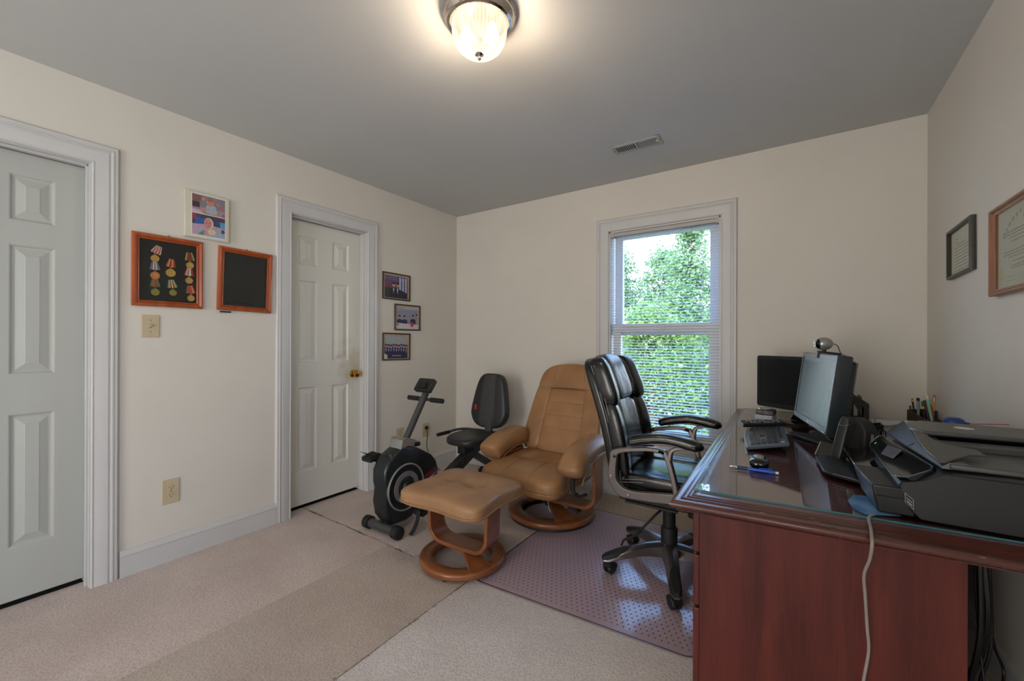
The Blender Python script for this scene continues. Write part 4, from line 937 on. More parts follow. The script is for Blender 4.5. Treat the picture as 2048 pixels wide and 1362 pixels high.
# ------------------------------------------------------------------ recliner chair
def ring_base(root, c, ro, ri, z0, z1, rubber=True):
    c = Vector(c)
    MB().lathe([(ri, z0+.004), (ri, z1-.006), (ri+.006, z1), (ro-.012, z1), (ro-.003, z1-.005), (ro, z1-.012), (ro, z0+.012), (ro-.004, z0+.002), (ro-.010, z0), (ri+.004, z0), (ri, z0+.004)], c, 80, 'z', cap=False).build('base_ring', BENT, root, smooth=50)
def ubend(root, cx, cy, w_, zt_, zb_, width, th, rz=0, flare=.0):
    P = []
    rc = .085
    P.append(Vector((-w_/2-flare, 0, zt_)))
    for k in range(9):
        a = PI+k*PI/2/8; P.append(Vector((-w_/2+rc+rc*math.cos(a), 0, zb_+rc+rc*math.sin(a))))
    P.append(Vector((0, 0, zb_-.003)))
    for k in range(9):
        a = -PI/2+k*PI/2/8; P.append(Vector((w_/2-rc+rc*math.cos(a), 0, zb_+rc+rc*math.sin(a))))
    P.append(Vector((w_/2+flare, 0, zt_)))
    M_ = Matrix.Translation((cx, cy, 0)) @ Matrix.Rotation(rz, 4, 'Z'); rs = []
    for i, p in enumerate(P):
        d = (P[min(i+1, len(P)-1)]-P[max(i-1, 0)]).normalized(); n_ = Vector((-d.z, 0, d.x))
        rs.append([M_ @ (p+n_*a*th/2+Vector((0, b*width/2, 0))) for a, b in ((-1, -1), (-1, 1), (1, 1), (1, -1))])
    return MB().rings(rs).build('bent_frame', BENT, root, bevel=.003, smooth=50)
def crossbar(root, c, L_, w_, z0, zc, rz):
    M_ = Matrix.Translation(c) @ Matrix.Rotation(rz, 4, 'Z'); rs = []
    for i in range(21):
        u = -1+2*i/20; z = z0+(zc-z0)*(1-abs(u)**2.2); wid = w_*(.38+.62*abs(u)**1.5)
        rs.append([M_ @ Vector((u*L_/2, -wid/2, z-.014)), M_ @ Vector((u*L_/2, wid/2, z-.014)), M_ @ Vector((u*L_/2, wid/2, z+.010)), M_ @ Vector((u*L_/2, -wid/2, z+.010))])
    return MB().rings(rs).build('cross_bar', BENT, root, bevel=.004, smooth=50)
RX, RY = -1.385, 2.525
rc_ = thing('recliner_chair', 'tan leather recliner with bentwood frame and round wooden base', 'armchair', (RX, RY, 0))
MB().lathe([(.19, .004), (.285, .004), (.290, .010), (.285, .022), (.20, .022)], (RX, RY, 0), 64, cap=False).build('rubber_ring', BLKM, rc_)
ring_base(rc_, (RX, RY, 0), .300, .205, .022, .058)
crossbar(rc_, (RX, RY, 0), .50, .16, .048, .085, R(-38))
MB().tube([(RX, RY, .07), (RX, RY, .135)], .045, 24).build('swivel_post', BLKM, rc_)
ubend(rc_, RX, RY-.01, .69, .505, .128, .130, .022)
# leather seat with drooping front
SC = Vector((RX-.01, 2.370, .338))
def seatshape(q):
    q = q.copy()
    fr_ = max(0, -q.y-.25)/.75
    q.z -= .24*fr_**2*(1 if q.z > 0 else .05)
    pk = 1+.14*abs(q.x*q.y)**1.4; q.x *= pk; q.y *= pk
    if q.z > 0:
        for (a, b) in ((-.32, .05), (.32, .05), (0, .35)): q.z -= .42*math.exp(-(((q.x-a)/.12)**2+((q.y-b)/.14)**2))
        q.z -= .10*math.exp(-((q.y-.05)/.06)**2)*(1-abs(q.x)**4)
    return q
MB().cushion(SC, (.545, .585, .165), 5, 22, seatshape).build('seat', TAN, rc_, smooth=60)
def outline(fn, n=80): return [fn(2*PI*k/n) for k in range(n+1)]
def se(a, k): 
    c_, s_ = math.cos(a), math.sin(a); r_ = (abs(c_)**k+abs(s_)**k)**(-1/k); return Vector((c_*r_, s_*r_))
def pipe_seat(a):
    p = se(a, 5); q = seatshape(Vector((p.x*1.005, p.y*1.005, -.30))); return Vector((SC.x+q.x*.2725, SC.y+q.y*.30, SC.z+q.z*.0775))
MB().tube(outline(pipe_seat), .0042, 8).build('piping', TANP, rc_)
def seat_pt(x, y):
    q = seatshape(Vector((x, y, (1-abs(x)**5-abs(y)**5)**.2 if abs(x)**5+abs(y)**5 < 1 else 0))); return Vector((SC.x+q.x*.2725, SC.y+q.y*.2925, SC.z+q.z*.0825+.0006))
for pts_ in ([(-.96+1.92*k/30, .05+.03*math.sin(k*.7)) for k in range(31)], [(-.33, -.95+.98*k/16) for k in range(17)], [(.33, -.95+.98*k/16) for k in range(17)], [(0, .08+.5*k/8) for k in range(9)]):
    MB().tube([seat_pt(*p) for p in pts_], .0019, 5).build('seam', TANP, rc_)
# backrest (u across, v up, t thickness towards the sitter)
def bk_map(u, v, t):
    w_ = .290 if v < .2 else .290-.062*((v-.2)/.8)**1.2
    if v > .86: w_ *= 1-.20*((v-.86)/.16)**2
    y = 2.645+.235*v+.03*v*v; z = .385+.620*v
    if v > .8: z -= .022*abs(u)**2*((v-.8)/.2)
    return Vector((RX+.008+u*w_, y-t*(.97), z+t*.25))
def pad(name, u0_, u1_, v0_, v1_, t0_, t1_, k, m, root, mp, n=12, fn=None, kk=None, gap=.0):
    mb = MB().cushion((0, 0, 0), (2, 2, 2), k, n, fn)
    mb.xf(lambda p: mp(u0_+(u1_-u0_)*(p.x+1)/2, v0_+(v1_-v0_)*(p.z+1)/2, t0_+(t1_-t0_)*(1-p.y)/2))
    return mb.build(name, m, root, smooth=60)
pad('back_shell', -1.0, 1.0, 0, 1.0, -.050, .02, 7, TAN, rc_, bk_map, 14)
pad('back_side', -1.03, -.51, .02, .80, -.03, .078, 5.5, TAN, rc_, bk_map)
pad('back_side', .51, 1.03, .02, .80, -.03, .078, 5.5, TAN, rc_, bk_map)
for (a, b) in ((.02, .28), (.27, .42), (.415, .56), (.555, .71)):
    pad('back_channel', -.58, .58, a-.006, b+.006, -.02, .072 if b < .7 else .068, 8, TAN, rc_, bk_map)
pad('headrest', -1.03, 1.03, .695, 1.010, -.04, .086, 6, TAN, rc_, bk_map, 14, lambda q: Vector((q.x, q.y, q.z+(.22*(1-q.x**2)-.1 if q.z < 0 else 0))))
def seamline(pts, mp, m, root, r_=.0022, name='seam'): return MB().tube([mp(*p) for p in pts], r_, 6).build(name, m, root)
for s in (-1, 1):
    seamline([(s*.545, .03+.72*k/16, .066) for k in range(17)], bk_map, TANP, rc_)
    seamline([(s*1.025, .02+.96*k/24, .012) for k in range(25)], bk_map, TANP, rc_, .004, 'piping')
    seamline([(s*.50, .80+.20*k/8, .089-.03*(k/8)**4) for k in range(9)], bk_map, TANP, rc_, .0015)
# arms
def arm(xc, s):
    P = [(2.105, .435), (2.14, .482), (2.20, .518), (2.30, .544), (2.40, .552), (2.52, .545), (2.60, .530)] if s > 0 else [(2.205, .440), (2.24, .462), (2.30, .484), (2.38, .498), (2.46, .505), (2.54, .505), (2.61, .500)]
    P = spline([Vector((xc+s*.0, y, z)) for y, z in P], 4); rs = []
    n_ = len(P)
    for i, p in enumerate(P):
        e_ = min(1, (min(i, n_-1-i)+.15)/(3.2)); e_ = math.sqrt(max(.02, 1-(1-e_)**2))
        d = (P[min(i+1, n_-1)]-P[max(i-1, 0)]).normalized(); up_ = Vector((1, 0, 0)).cross(d)
        wx, wz = .080*e_, (.054 if s > 0 else .070)*e_
        rs.append([p+Vector((wx*se(2*PI*k/20, 2.6).x, 0, 0))+up_*wz*se(2*PI*k/20, 2.6).y for k in range(20)])
    return MB().rings(rs).build('arm_pad', TAN, rc_, smooth=60)
arm(RX-.302, -1); arm(RX+.345, 1)
for xc, dz_ in ((RX-.302, -.075), (RX+.345, -.008)):
    MB().box((xc-.055, 2.28, .485+dz_), (xc+.055, 2.56, .512+dz_)).build('arm_support', BENT, rc_, bevel=.006)
    pts = []
    for y, z in ((2.10, .40), (2.125, .435), (2.19, .475), (2.30, .503), (2.42, .508), (2.55, .500)): pts.append((xc+.077, y+.01+(.09 if dz_ < -.05 else 0), z+(-.045 if dz_ < -.05 else .0)))
    MB().tube(pts, .0032, 6, smooth=4).build('piping', TANP, rc_)
MB().box((RX-.24, 2.22, .265), (RX+.24, 2.60, .300)).build('seat_pan', BLKM, rc_, bevel=.008)
MB().tube([(RX+.285, 2.26, .43), (RX+.300, 2.24, .36), (RX+.310, 2.235, .305), (RX+.335, 2.235, .292)], .012, 10, smooth=5).build('lever_bracket', BLKM, rc_)
MB().tube([(RX+.312, 2.235, .298), (RX+.352, 2.22, .292), (RX+.402, 2.205, .318)], .0095, 10, smooth=4).build('recline_lever', BLK, rc_)
MB().tube([(RX+.20, 2.12, .262), (RX+.203, 2.12, .23), (RX+.215, 2.125, .20)], .001, 5).build('loose_thread', WHT, rc_)

# ------------------------------------------------------------------ ottoman
OX, OY, OR = -1.487, 1.715, R(2)
ot = thing('ottoman', 'tan leather footstool on a bentwood frame with round base', 'footstool', (OX, OY, 0))
ring_base(ot, (OX, OY, 0), .232, .158, .016, .052)
for a in (R(-75), R(-20), R(45), R(120), R(200)):
    MB().tube([(OX+.195*math.cos(a), OY+.195*math.sin(a), .0), (OX+.195*math.cos(a), OY+.195*math.sin(a), .018)], .014, 12).build('foot', BLKM, ot)
crossbar(ot, (OX, OY, 0), .39, .13, .042, .078, R(-22))
MB().tube([(OX, OY, .068), (OX, OY, .098)], .030, 20).build('swivel_post', BLKM, ot)
ubend(ot, OX, OY, .385, .345, .097, .118, .020, OR, .006)
OC = Vector((OX-.002, OY-.0, .370)); OM = Matrix.Rotation(OR, 3, 'Z')
def ottshape(q):
    q = q.copy()
    if q.z > 0:
        for (a, b) in ((-.28, -.02), (.30, -.02)): q.z -= .50*math.exp(-(((q.x-a)/.13)**2+((q.y-b)/.16)**2))
        q.z -= .13*math.exp(-((q.y+.02)/.05)**2)*(1-abs(q.x)**4)
        q.z -= .10*math.exp(-((q.x-.30)/.05)**2)*(1 if q.y < 0 else .4)+.10*math.exp(-((q.x+.28)/.05)**2)*(1 if q.y > 0 else .4)
        q.z *= 1.0-.18*q.x**2-.10*q.y**2
    else: q.z *= .62
    pk = 1+.15*abs(q.x*q.y)**1.4; q.x *= pk; q.y *= pk; return q
mb = MB().cushion((0, 0, 0), (.500, .450, .135), 5.5, 24, ottshape).xf(lambda v: OM @ v+OC)
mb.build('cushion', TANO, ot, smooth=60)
def ott_pt(x, y):
    q = ottshape(Vector((x, y, (1-abs(x)**5.5-abs(y)**5.5)**(1/5.5)))); return OM @ Vector((q.x*.25, q.y*.225, q.z*.0675+.0006))+OC
for pts_ in ([(-.96+1.92*k/30, -.02+.03*math.sin(k*.6)) for k in range(31)], [(.30, -.96+.94*k/16) for k in range(17)], [(-.28, -.02+.96*k/16) for k in range(17)]):
    MB().tube([ott_pt(*p) for p in pts_], .0019, 5).build('seam', TANP, ot)
def pipe_ott(a):
    p = se(a, 5.5); q = ottshape(Vector((p.x*1.008, p.y*1.008, -.35))); return OM @ Vector((q.x*.250, q.y*.225, q.z*.0675))+OC
MB().tube(outline(pipe_ott), .0045, 8).build('piping', TANP, ot)
#@@PART3
# ------------------------------------------------------------------ office chair
OCH = Vector((-.53, 2.23, .0))
oc = thing('office_chair', 'black leather office chair with silver arms and five castors at the desk', 'office chair', OCH)
def Lc(x, y, z): return Vector((OCH.x+x, OCH.y+y, z))
ZM = .0065
for k in range(5):
    a = R(-143.3+72*k); d = Vector((math.cos(a), math.sin(a), 0)); s = Vector((-math.sin(a), math.cos(a), 0))
    def P_(r_, w_, z): return OCH+d*r_+s*w_+Vector((0, 0, z))
    rs = []
    for (r_, w_, zt2, zb3) in ((.025, .040, .163, .080), (.06, .038, .165, .096), (.12, .035, .160, .102), (.18, .032, .149, .098), (.24, .030, .131, .086), (.29, .028, .112, .076), (.325, .026, .099, .070), (.346, .015, .092, .070)):
        rs.append([P_(r_, -w_, zb3+.006), P_(r_, -w_*.6, zb3), P_(r_, w_*.6, zb3), P_(r_, w_, zb3+.006), P_(r_, w_*.92, zt2-.012), P_(r_, w_*.30, zt2), P_(r_, -w_*.30, zt2), P_(r_, -w_*.92, zt2-.012)])
    ar = MB().rings(rs).build('base_arm', GUN, oc, smooth=50)
    rs = []
    for (r_, w_, z1, z2) in ((.200, .006, .146, .140), (.235, .019, .138, .118), (.285, .025, .120, .098), (.33, .022, .105, .084), (.350, .010, .096, .080)):
        rs.append([P_(r_, -w_*1.15, z2), P_(r_, w_*1.15, z2), P_(r_, w_*.8, z1), P_(r_, -w_*.8, z1)])
    MB().rings(rs).build('foot_pad', BLKM, ar, bevel=.002, smooth=50)
    cc = OCH+d*.318
    MB().tube([cc+Vector((0, 0, .050)), cc+Vector((0, 0, .085))], .006, 8).build('stem', CHROME, ar)
    ca = a+R([35, 25, -30, 60, 10][k]); ax_ = Vector((-math.sin(ca), math.cos(ca), 0)); bx_ = Vector((math.cos(ca), math.sin(ca), 0))
    cw = MB()
    for sgn in (-1, 1):
        rs = []
        for (h, r_) in ((.003, .020), (.006, .0285), (.020, .0285), (.025, .023), (.0265, .004)):
            rs.append([cc-bx_*.012+ax_*h*sgn+bx_*(r_*math.cos(2*PI*j/22))+Vector((0, 0, ZM+.0285+r_*math.sin(2*PI*j/22))) for j in range(22)])
        cw.rings(rs)
    wheel = cw.build('caster', BLK, oc, smooth=50)
    rs = []
    for sgn in (-1, 1):
        rs.append([cc-bx_*.012+ax_*.0245*sgn*.9+bx_*(.033*math.cos(R(20+18*j)))+Vector((0, 0, ZM+.0285+.033*math.sin(R(20+18*j)))) for j in range(10)])
    MB().rings([rs[0]+[cc-bx_*.012+ax_*.022*-1+Vector((0, 0, ZM+.034))], rs[1]+[cc-bx_*.012+ax_*.022+Vector((0, 0, ZM+.034))]]).build('caster_hood', BLKM, wheel, smooth=50)
MB().lathe([(.001, .082), (.040, .082), (.046, .095), (.046, .150), (.038, .165), (.001, .165)], OCH, 32).build('hub', GUN, oc)
MB().lathe([(.001, .125), (.040, .125), (.041, .235), (.038, .242), (.031, .243), (.031, .350), (.033, .352), (.033, .372), (.001, .372)], OCH, 32).build('gas_lift', BLKM, oc, smooth=40)
MB().lathe([(.0315, .336), (.0325, .338), (.0325, .352), (.0315, .354)], OCH, 32, cap=False).build('lift_collar', CHROME, oc)
MB().box(Lc(-.16, -.11, .372), Lc(.17, .11, .412)).box(Lc(-.20, -.20, .412), Lc(.17, .20, .425)).build('tilt_mechanism', BLKM, oc, bevel=.008)
MB().lathe([(.001, -.065), (.022, -.062), (.028, -.02), (.028, 0), (.001, 0)], Lc(.115, 0, .378), 20).build('tension_knob', BLKM, oc)
MB().tube([Lc(.03, -.10, .392), Lc(.0, -.20, .385), Lc(-.05, -.235, .325), Lc(-.085, -.24, .280)], .006, 8, smooth=5).tube([Lc(-.075, -.24, .29), Lc(-.12, -.24, .245), Lc(-.155, -.24, .225), Lc(-.168, -.238, .195)], [.012, .008], 8, smooth=5, flat=.6).build('seat_lever', BLKM, oc)
# seat
def sseat(q):
    q = q.copy()
    f_ = max(0, q.x-.45)/.55; q.z -= .5*f_**2*(1 if q.z > 0 else .1)
    if q.z > 0: q.z -= .30*math.exp(-((q.x+.1)/.6)**2-(q.y/.5)**2)
    return q
MB().cushion(Lc(.045, 0, .478), (.49, .47, .10), 6, 16, sseat).build('seat', BLK_LEATHER, oc, smooth=60)
MB().cushion(Lc(.055, 0, .513), (.47, .30, .075), 5, 14, sseat).build('seat_cushion', BLK_LEATHER, oc, smooth=60)
for s in (-1, 1): MB().cushion(Lc(.055, s*.185, .517), (.47, .105, .080), 4, 12, sseat).build('seat_bolster', BLK_LEATHER, oc, smooth=60)
for z, e_ in ((.505, .236), (.519, .236)):
    MB().tube([Lc(-.17+.42*k/16, -e_, z+.022*math.sin(PI*k/16)) for k in range(17)], .0008, 5).build('stitching', STITCH, oc)
# back
def bm_(u, v, t):
    w_ = .238+.012*math.sin(PI*min(1, max(0, v))); 
    if v > .93: w_ *= 1-.10*((v-.93)/.08)**2
    xb = -.260-.095*v-.060*v*v
    n_ = .97
    return Lc(xb+t*n_+.028*abs(u)**2.2+.012*math.sin(v*PI*1.2), u*w_, .478+.624*v+t*.16)
pad('back_shell', -1, 1, 0, 1.0, -.005, .055, 6, BLK_LEATHER, oc, bm_, 14)
pad('back_cushion', -.60, .60, .06, .665, .03, .108, 4.5, BLK_LEATHER, oc, bm_, 14)
for s in (-1, 1):
    a, b = sorted((s*.50, s*1.0))
    pad('back_bolster', a, b, .0, .66, .025, .115, 3.6, BLK_LEATHER, oc, bm_, 12)
    pad('headrest_wing', a, b+(.02 if s > 0 else 0), .60, 1.00, .02, .135, 3.4, BLK_LEATHER, oc, bm_, 12, lambda q: Vector((q.x, q.y, q.z)))
    for tt_ in (.048, .062): MB().tube([bm_(s*.985-.004*s*(tt_ > .05), .02+.62*k/20, tt_) for k in range(21)], .0009, 5).build('stitching', STITCH, oc)
    for tt_ in (.048, .064): MB().tube([bm_(s*.985-.004*s*(tt_ > .05), .64+.30*k/14, tt_) for k in range(15)], .0009, 5).build('stitching', STITCH, oc)
    for u__, t__ in ((.93, .1075), (.958, .1025)): MB().tube([bm_(s*u__, .05+.52*k/24, t__-.03*abs(-1+2*k/24)**6) for k in range(25)], .0009, 5).build('stitching', STITCH, oc)
    MB().tube([bm_(s*.515, .68+.30*k/14, .128-.03*abs(-1+2*k/14)**4) for k in range(15)], .0008, 5).build('stitching', STITCH, oc)
pad('headrest', -.56, .56, .625, 1.018, .02, .128, 4, BLK_LEATHER, oc, bm_, 14)
# arms
def strip(name, A, B, y0, y1, m, bevel=.005, k=4):
    A = spline([Vector((a, 0, b)) for a, b in A], k); B = spline([Vector((a, 0, b)) for a, b in B], k); rs = []
    for p, q in zip(A, B): rs.append([Lc(p.x, y0, p.z), Lc(p.x, y1, p.z), Lc(q.x, y1, q.z), Lc(q.x, y0, q.z)])
    return MB().rings(rs).build(name, m, oc, bevel=bevel, smooth=50)
for s, yc, dz in ((-1, -.275, 0), (1, .275, .004)):
    ya, yb = yc-.015, yc+.015
    ou = [(.050, .702), (.0, .7085), (-.08, .700), (-.20, .671), (-.214, .62), (-.223, .554), (-.212, .505), (-.169, .455), (-.117, .449), (.0, .455), (.108, .468)]
    inn = [(.050, .678), (.0, .688), (-.07, .680), (-.163, .658), (-.176, .62), (-.180, .560), (-.175, .525), (-.146, .497), (-.098, .489), (.0, .500), (.100, .513)]
    fr_ = strip('arm_frame', [(a, b+dz) for a, b in ou], [(a, b+dz) for a, b in inn], ya, yb, GUN)
    strip('arm_strut', [(.020, .705+dz), (.052, .700+dz), (.075, .655+dz), (.100, .56+dz), (.112, .49+dz)], [(.010, .686+dz), (.036, .682+dz), (.055, .64+dz), (.078, .55+dz), (.086, .49+dz)], ya, yb, GUN)
    strip('arm_branch', [(.060, .665+dz), (.062, .700+dz), (.085, .722+dz), (.13, .730+dz), (.195, .729+dz)], [(.076, .655+dz), (.082, .695+dz), (.105, .712+dz), (.14, .718+dz), (.197, .719+dz)], ya, yb, GUN, .004)
    strip('arm_plate', [(-.118, .709+dz), (-.03, .731+dz), (.05, .739+dz), (.13, .736+dz), (.198, .727+dz)], [(-.114, .700+dz), (-.03, .719+dz), (.05, .727+dz), (.13, .724+dz), (.196, .717+dz)], yc-.026, yc+.026, GUN, .004)
    cp = spline([Lc(-.126, yc, .716+dz), Lc(-.06, yc, .738+dz), Lc(.035, yc, .755+dz), (Lc(.12, yc, .750+dz)), Lc(.208, yc, .733+dz)], 5); rs = []; n_ = len(cp)
    for i, p in enumerate(cp):
        e_ = min(1, (min(i, n_-1-i)+.12)/3.0); e_ = math.sqrt(max(.02, 1-(1-e_)**2)); d = (cp[min(i+1, n_-1)]-cp[max(i-1, 0)]).normalized(); up_ = d.cross(Vector((0, 1, 0)))*-1
        rs.append([p+Vector((0, .039*e_*se(2*PI*j/20, 3).x, 0))+up_*(.0235*e_*se(2*PI*j/20, 3).y) for j in range(20)])
    ap = MB().rings(rs).build('arm_pad', BLK_LEATHER, oc, smooth=60)
    for dzz in (-.003, .006): MB().tube([cp[i]+Vector((0, -.0395, dzz)) for i in range(2, n_-2)], .0008, 5).build('stitching', STITCH, ap)
    if s < 0:
        for (x, z, r_, mm) in ((-.205, .545, .0085, CHROME), (-.118, .470, .0085, CHROME), (-.188, .640, .0065, DARKHOLE)):
            MB().lathe([(.001, -.0045), (r_*.8, -.004), (r_, -.001), (r_, .002)], Lc(x, ya-.0005, z), 18, 'y').build('bolt', mm, fr_)
MB().box(Lc(-.14, -.28, .425), Lc(.10, .28, .436)).box(Lc(-.17, -.262, .43), Lc(.13, -.25, .47)).box(Lc(-.17, .25, .43), Lc(.13, .262, .47)).build('seat_plate', BLKM, oc, bevel=.003)

# ------------------------------------------------------------------ things on the desk
def onb(P0, ex, ey, ez):
    ex, ey, ez = Vector(ex).normalized(), Vector(ey).normalized(), Vector(ez).normalized()
    return lambda x, y, z: Vector(P0)+ex*x+ey*y+ez*z
def monitor(name, label, P0, ex, up_, w_, h_, depth, bez, m_frame, m_scr, round_=.012):
    ex = Vector(ex).normalized(); up_ = Vector(up_); up_ = (up_-ex*up_.dot(ex)).normalized(); ez = ex.cross(up_)      # ez towards the viewer side
    M = onb(P0, ex, up_, ez)
    rt_ = thing(name, label, 'monitor', M(w_/2, 0, 0))
    l, b, r_, t = bez
    pts = rect(l, b, w_-r_, h_-t)
    mb = MB(); o_ = rect(0, 0, w_, h_)
    front_in = [M(*p, 0) for p in pts]; front_rec = [M(p[0], p[1], -.004) for p in pts]
    rs = [[M(*p, -depth) for p in rrect(.004, .004, w_-.004, h_-.004, round_, 4)], [M(*p, -depth+.006) for p in rrect(0, 0, w_, h_, round_, 4)], [M(*p, -.003) for p in rrect(0, 0, w_, h_, round_, 4)], [M(*p, 0) for p in rrect(.003, .003, w_-.003, h_-.003, round_, 4)]]
    n_ = len(rs[0])
    inn = [M(*p, 0) for p in rrect(l, b, w_-r_, h_-t, .0005, 4)]; inn2 = [M(*p, -.004) for p in rrect(l, b, w_-r_, h_-t, .0005, 4)]
    mb.rings(rs+[inn, inn2], False); mb.add(rs[0], [tuple(range(n_))[::-1]])
    fr_ = mb.build('bezel', m_frame, rt_, smooth=40)
    MB().add([M(p[0], p[1], -.0035) for p in pts], [(0, 1, 2, 3)]).build('screen', m_scr, rt_, smooth=0)
    return rt_, M, ez, up_, ex
# rear monitor
n1 = Vector((-.55, -.835, 0)).normalized(); ex1 = Vector((.835, -.55, 0)).normalized()
c1_ = Vector((.022, 2.618, .836))
m1, M1, ez1, up1, _ = monitor('rear_monitor', 'glossy black monitor with a round base, half hidden behind the other', c1_-ex1*.235, ex1, (0, 0, 1), .470, .285, .030, (.017, .026, .017, .017), MONB, SCR1)
text('brand_lettering', 'DELL', .012, basis(M1(.235, .013, .0006), ex1, up1, ez1), WHT, m1)
MB().prism(rrect(.10, .04, .37, .24, .02), M1, -.055, -.028).build('rear_cover', MONB, m1, bevel=.006)
MB().tube([M1(.235, .10, -.05), M1(.235, .0, -.045), M1(.235, -.055, -.04)], .022, 14, flat=.5).build('neck', BLKG, m1)
MB().prism([(.205, -.012), (.265, -.012), (.285, -.050), (.185, -.050)], M1, -.02, -.008).build('neck_cover', BLKG, m1, bevel=.003)
bc = M1(.235, 0, -.035)
MB().lathe([(.001, TZ+.016), (.05, TZ+.014), (.115, TZ+.009), (.135, TZ+.005), (.138, TZ), (.001, TZ)], (bc.x, bc.y, 0), 48).build('base', BLKG, m1, smooth=60)
# front monitor
P0 = Vector((.103, 2.02, .833)); P1 = Vector((.0, 2.51, .833))
m2, M2, ez2, up2, ex2 = monitor('front_monitor', 'dark grey monitor nearest the printer with a webcam on top', P1, P0-P1, (.040, .004, .317), (P0-P1).length, .318, .050, (.020, .026, .020, .020), MONF, SCR2, .004)
W_ = (P0-P1).length
MB().prism(rrect(.035, .02, W_-.012, .300, .02), M2, -.068, -.049).build('rear_cover', MONB, m2, bevel=.004)
rb = MB()
for k in range(36): rb.prism(rect(W_-.045, .022+.0077*k, W_-.0085, .026+.0077*k), M2, -.070, -.048)
rb.build('vent_ribs', BLKM, m2, smooth=0)['kind'] = 'stuff'
text('brand_lettering', 'DELL', .012, basis(M2(W_/2, .013, .0006), ex2, up2, ez2), WHT, m2)
for k in range(5): MB().prism(rect(W_-.098+.016*k, .006, W_-.088+.016*k, .010), M2, -.001, .0015).build('button', mat('button_white', (200, 204, 206), .4), m2, smooth=0)
MB().prism([(W_/2-.045, .02), (W_/2+.045, .02), (W_/2+.035, .16), (W_/2-.035, .16)], M2, -.105, -.068).build('hinge_block', MONB, m2, bevel=.006)
b0 = M2(W_/2, 0, -.085)
MB().tube([M2(W_/2, .08, -.09), Vector((b0.x+.02, b0.y, .82)), Vector((b0.x+.015, b0.y, TZ+.012))], .026, 14, smooth=3, flat=.55).build('neck', MONF, m2)
hz_ = lambda u, v, t: Vector((u, v, TZ+t))
MB().prism([(-.030, 2.300), (.085, 2.150), (.130, 2.190), (.135, 2.300), (.17, 2.40), (.10, 2.45), (.055, 2.330), (.0, 2.33)], hz_, 0, .012).build('base', MONF, m2, bevel=.004)
# webcam
wb = M2(W_-.258+.07, .318, -.012)
wc = thing('webcam', 'silver egg-shaped webcam clipped on top of the front monitor', 'webcam', wb)
wcx = Vector((.118, 2.20, 1.200)); nd = Vector((-.95, -.30, -.05)).normalized(); sd = nd.cross(Vector((0, 0, 1))).normalized(); ud = sd.cross(nd)
wt = M2(W_*.50, .320, -.02); wcx = wt+Vector((0, 0, .043))
wc.location = wt
def egg(h0, h1, sc=1, nn=12, seg=28):
    rs = []
    for i in range(nn+1):
        a = h0+(h1-h0)*i/nn; h = .034*math.cos(a); r_ = .0285*math.sin(a)*(1+.08*math.cos(a)) if math.sin(a) > .01 else .0005
        rs.append([wcx+nd*h*sc+sd*(r_*sc*math.cos(2*PI*k/seg))+ud*(r_*sc*math.sin(2*PI*k/seg)) for k in range(seg)])
    return rs
MB().rings(egg(R(52), PI-.02)).build('shell', SILV, wc, smooth=60)
MB().rings(egg(.02, R(52), .985, 6)).build('front_cap', BLKG, wc, smooth=60)
MB().rings([[wcx+nd*(.0325+h)+sd*(r_*math.cos(2*PI*k/20))+ud*(r_*math.sin(2*PI*k/20)) for k in range(20)] for h, r_ in ((0, .011), (.003, .011), (.003, .007), (.001, .006), (.001, .0005))]).build('lens', BLKG, wc)
MB().tube([wcx-ud*.026, wt+Vector((0, 0, .008))], .008, 10).build('stalk', BLK, wc)
MB().prism([(-.012, -.022), (.012, -.022), (.014, .004), (-.014, .004)], onb(wt, ex2, up2, ez2), .018, .026).build('clip', BLK, wc, bevel=.002)
MB().prism([(-.014, .0), (.014, .0), (.012, .010), (-.012, .010)], onb(wt, ex2, up2, ez2), -.06, .026).build('clip_arm', BLK, wc, bevel=.003)
MB().tube([wcx-nd*.032, wcx-nd*.050+Vector((.0, -.01, -.012)), wcx-nd*.062+Vector((.0, -.02, -.045)), M2(W_*.80, .29, -.075), M2(W_*.82, .1, -.08)], .0018, 6, smooth=5).build('cable', CORDB, wc)

# keyboard: long side along the desk edge
KA, KB_, KC, KD = Vector((-.1515, 1.870, 0)), Vector((-.012, 1.935, 0)), Vector((-.040, 2.340, 0)), Vector((-.185, 2.280, 0))
def km(u, v, t):   # u across rows (0 near the user .. 1), v along the keyboard (0 near the viewer .. 1)
    p = KA.lerp(KB_, u).lerp(KD.lerp(KC, u), v); bul = -.010*math.sin(PI*v)*(1-u)
    return Vector((p.x+bul, p.y, TZ+.012+.020*u+t))
kb = thing('keyboard', 'dark grey keyboard lying lengthwise along the left side of the desk', 'keyboard', (-.1, 2.1, TZ))
rs = []
P_ = [(0, v/10) for v in range(11)]+[(1, 1)]+[(1, 0)]
ou_ = [(0, v/10) for v in range(11)]+[(1, 1-v/10) for v in range(11)]
sh = lambda k, p: (.5+(p[0]-.5)*k, .5+(p[1]-.5)*(1-(1-k)*.4))
MB().rings([[km(*sh(.96, p), -.010) for p in ou_], [km(*sh(1.0, p), -.004) for p in ou_], [km(*sh(1.0, p), .001) for p in ou_], [km(*sh(.97, p), .004) for p in ou_]]).build('keyboard_body', KEYB, kb, smooth=40)
rows = [(.10, .22), (.235, .355), (.37, .49), (.505, .625), (.64, .76), (.80, .89)]
kn = 0
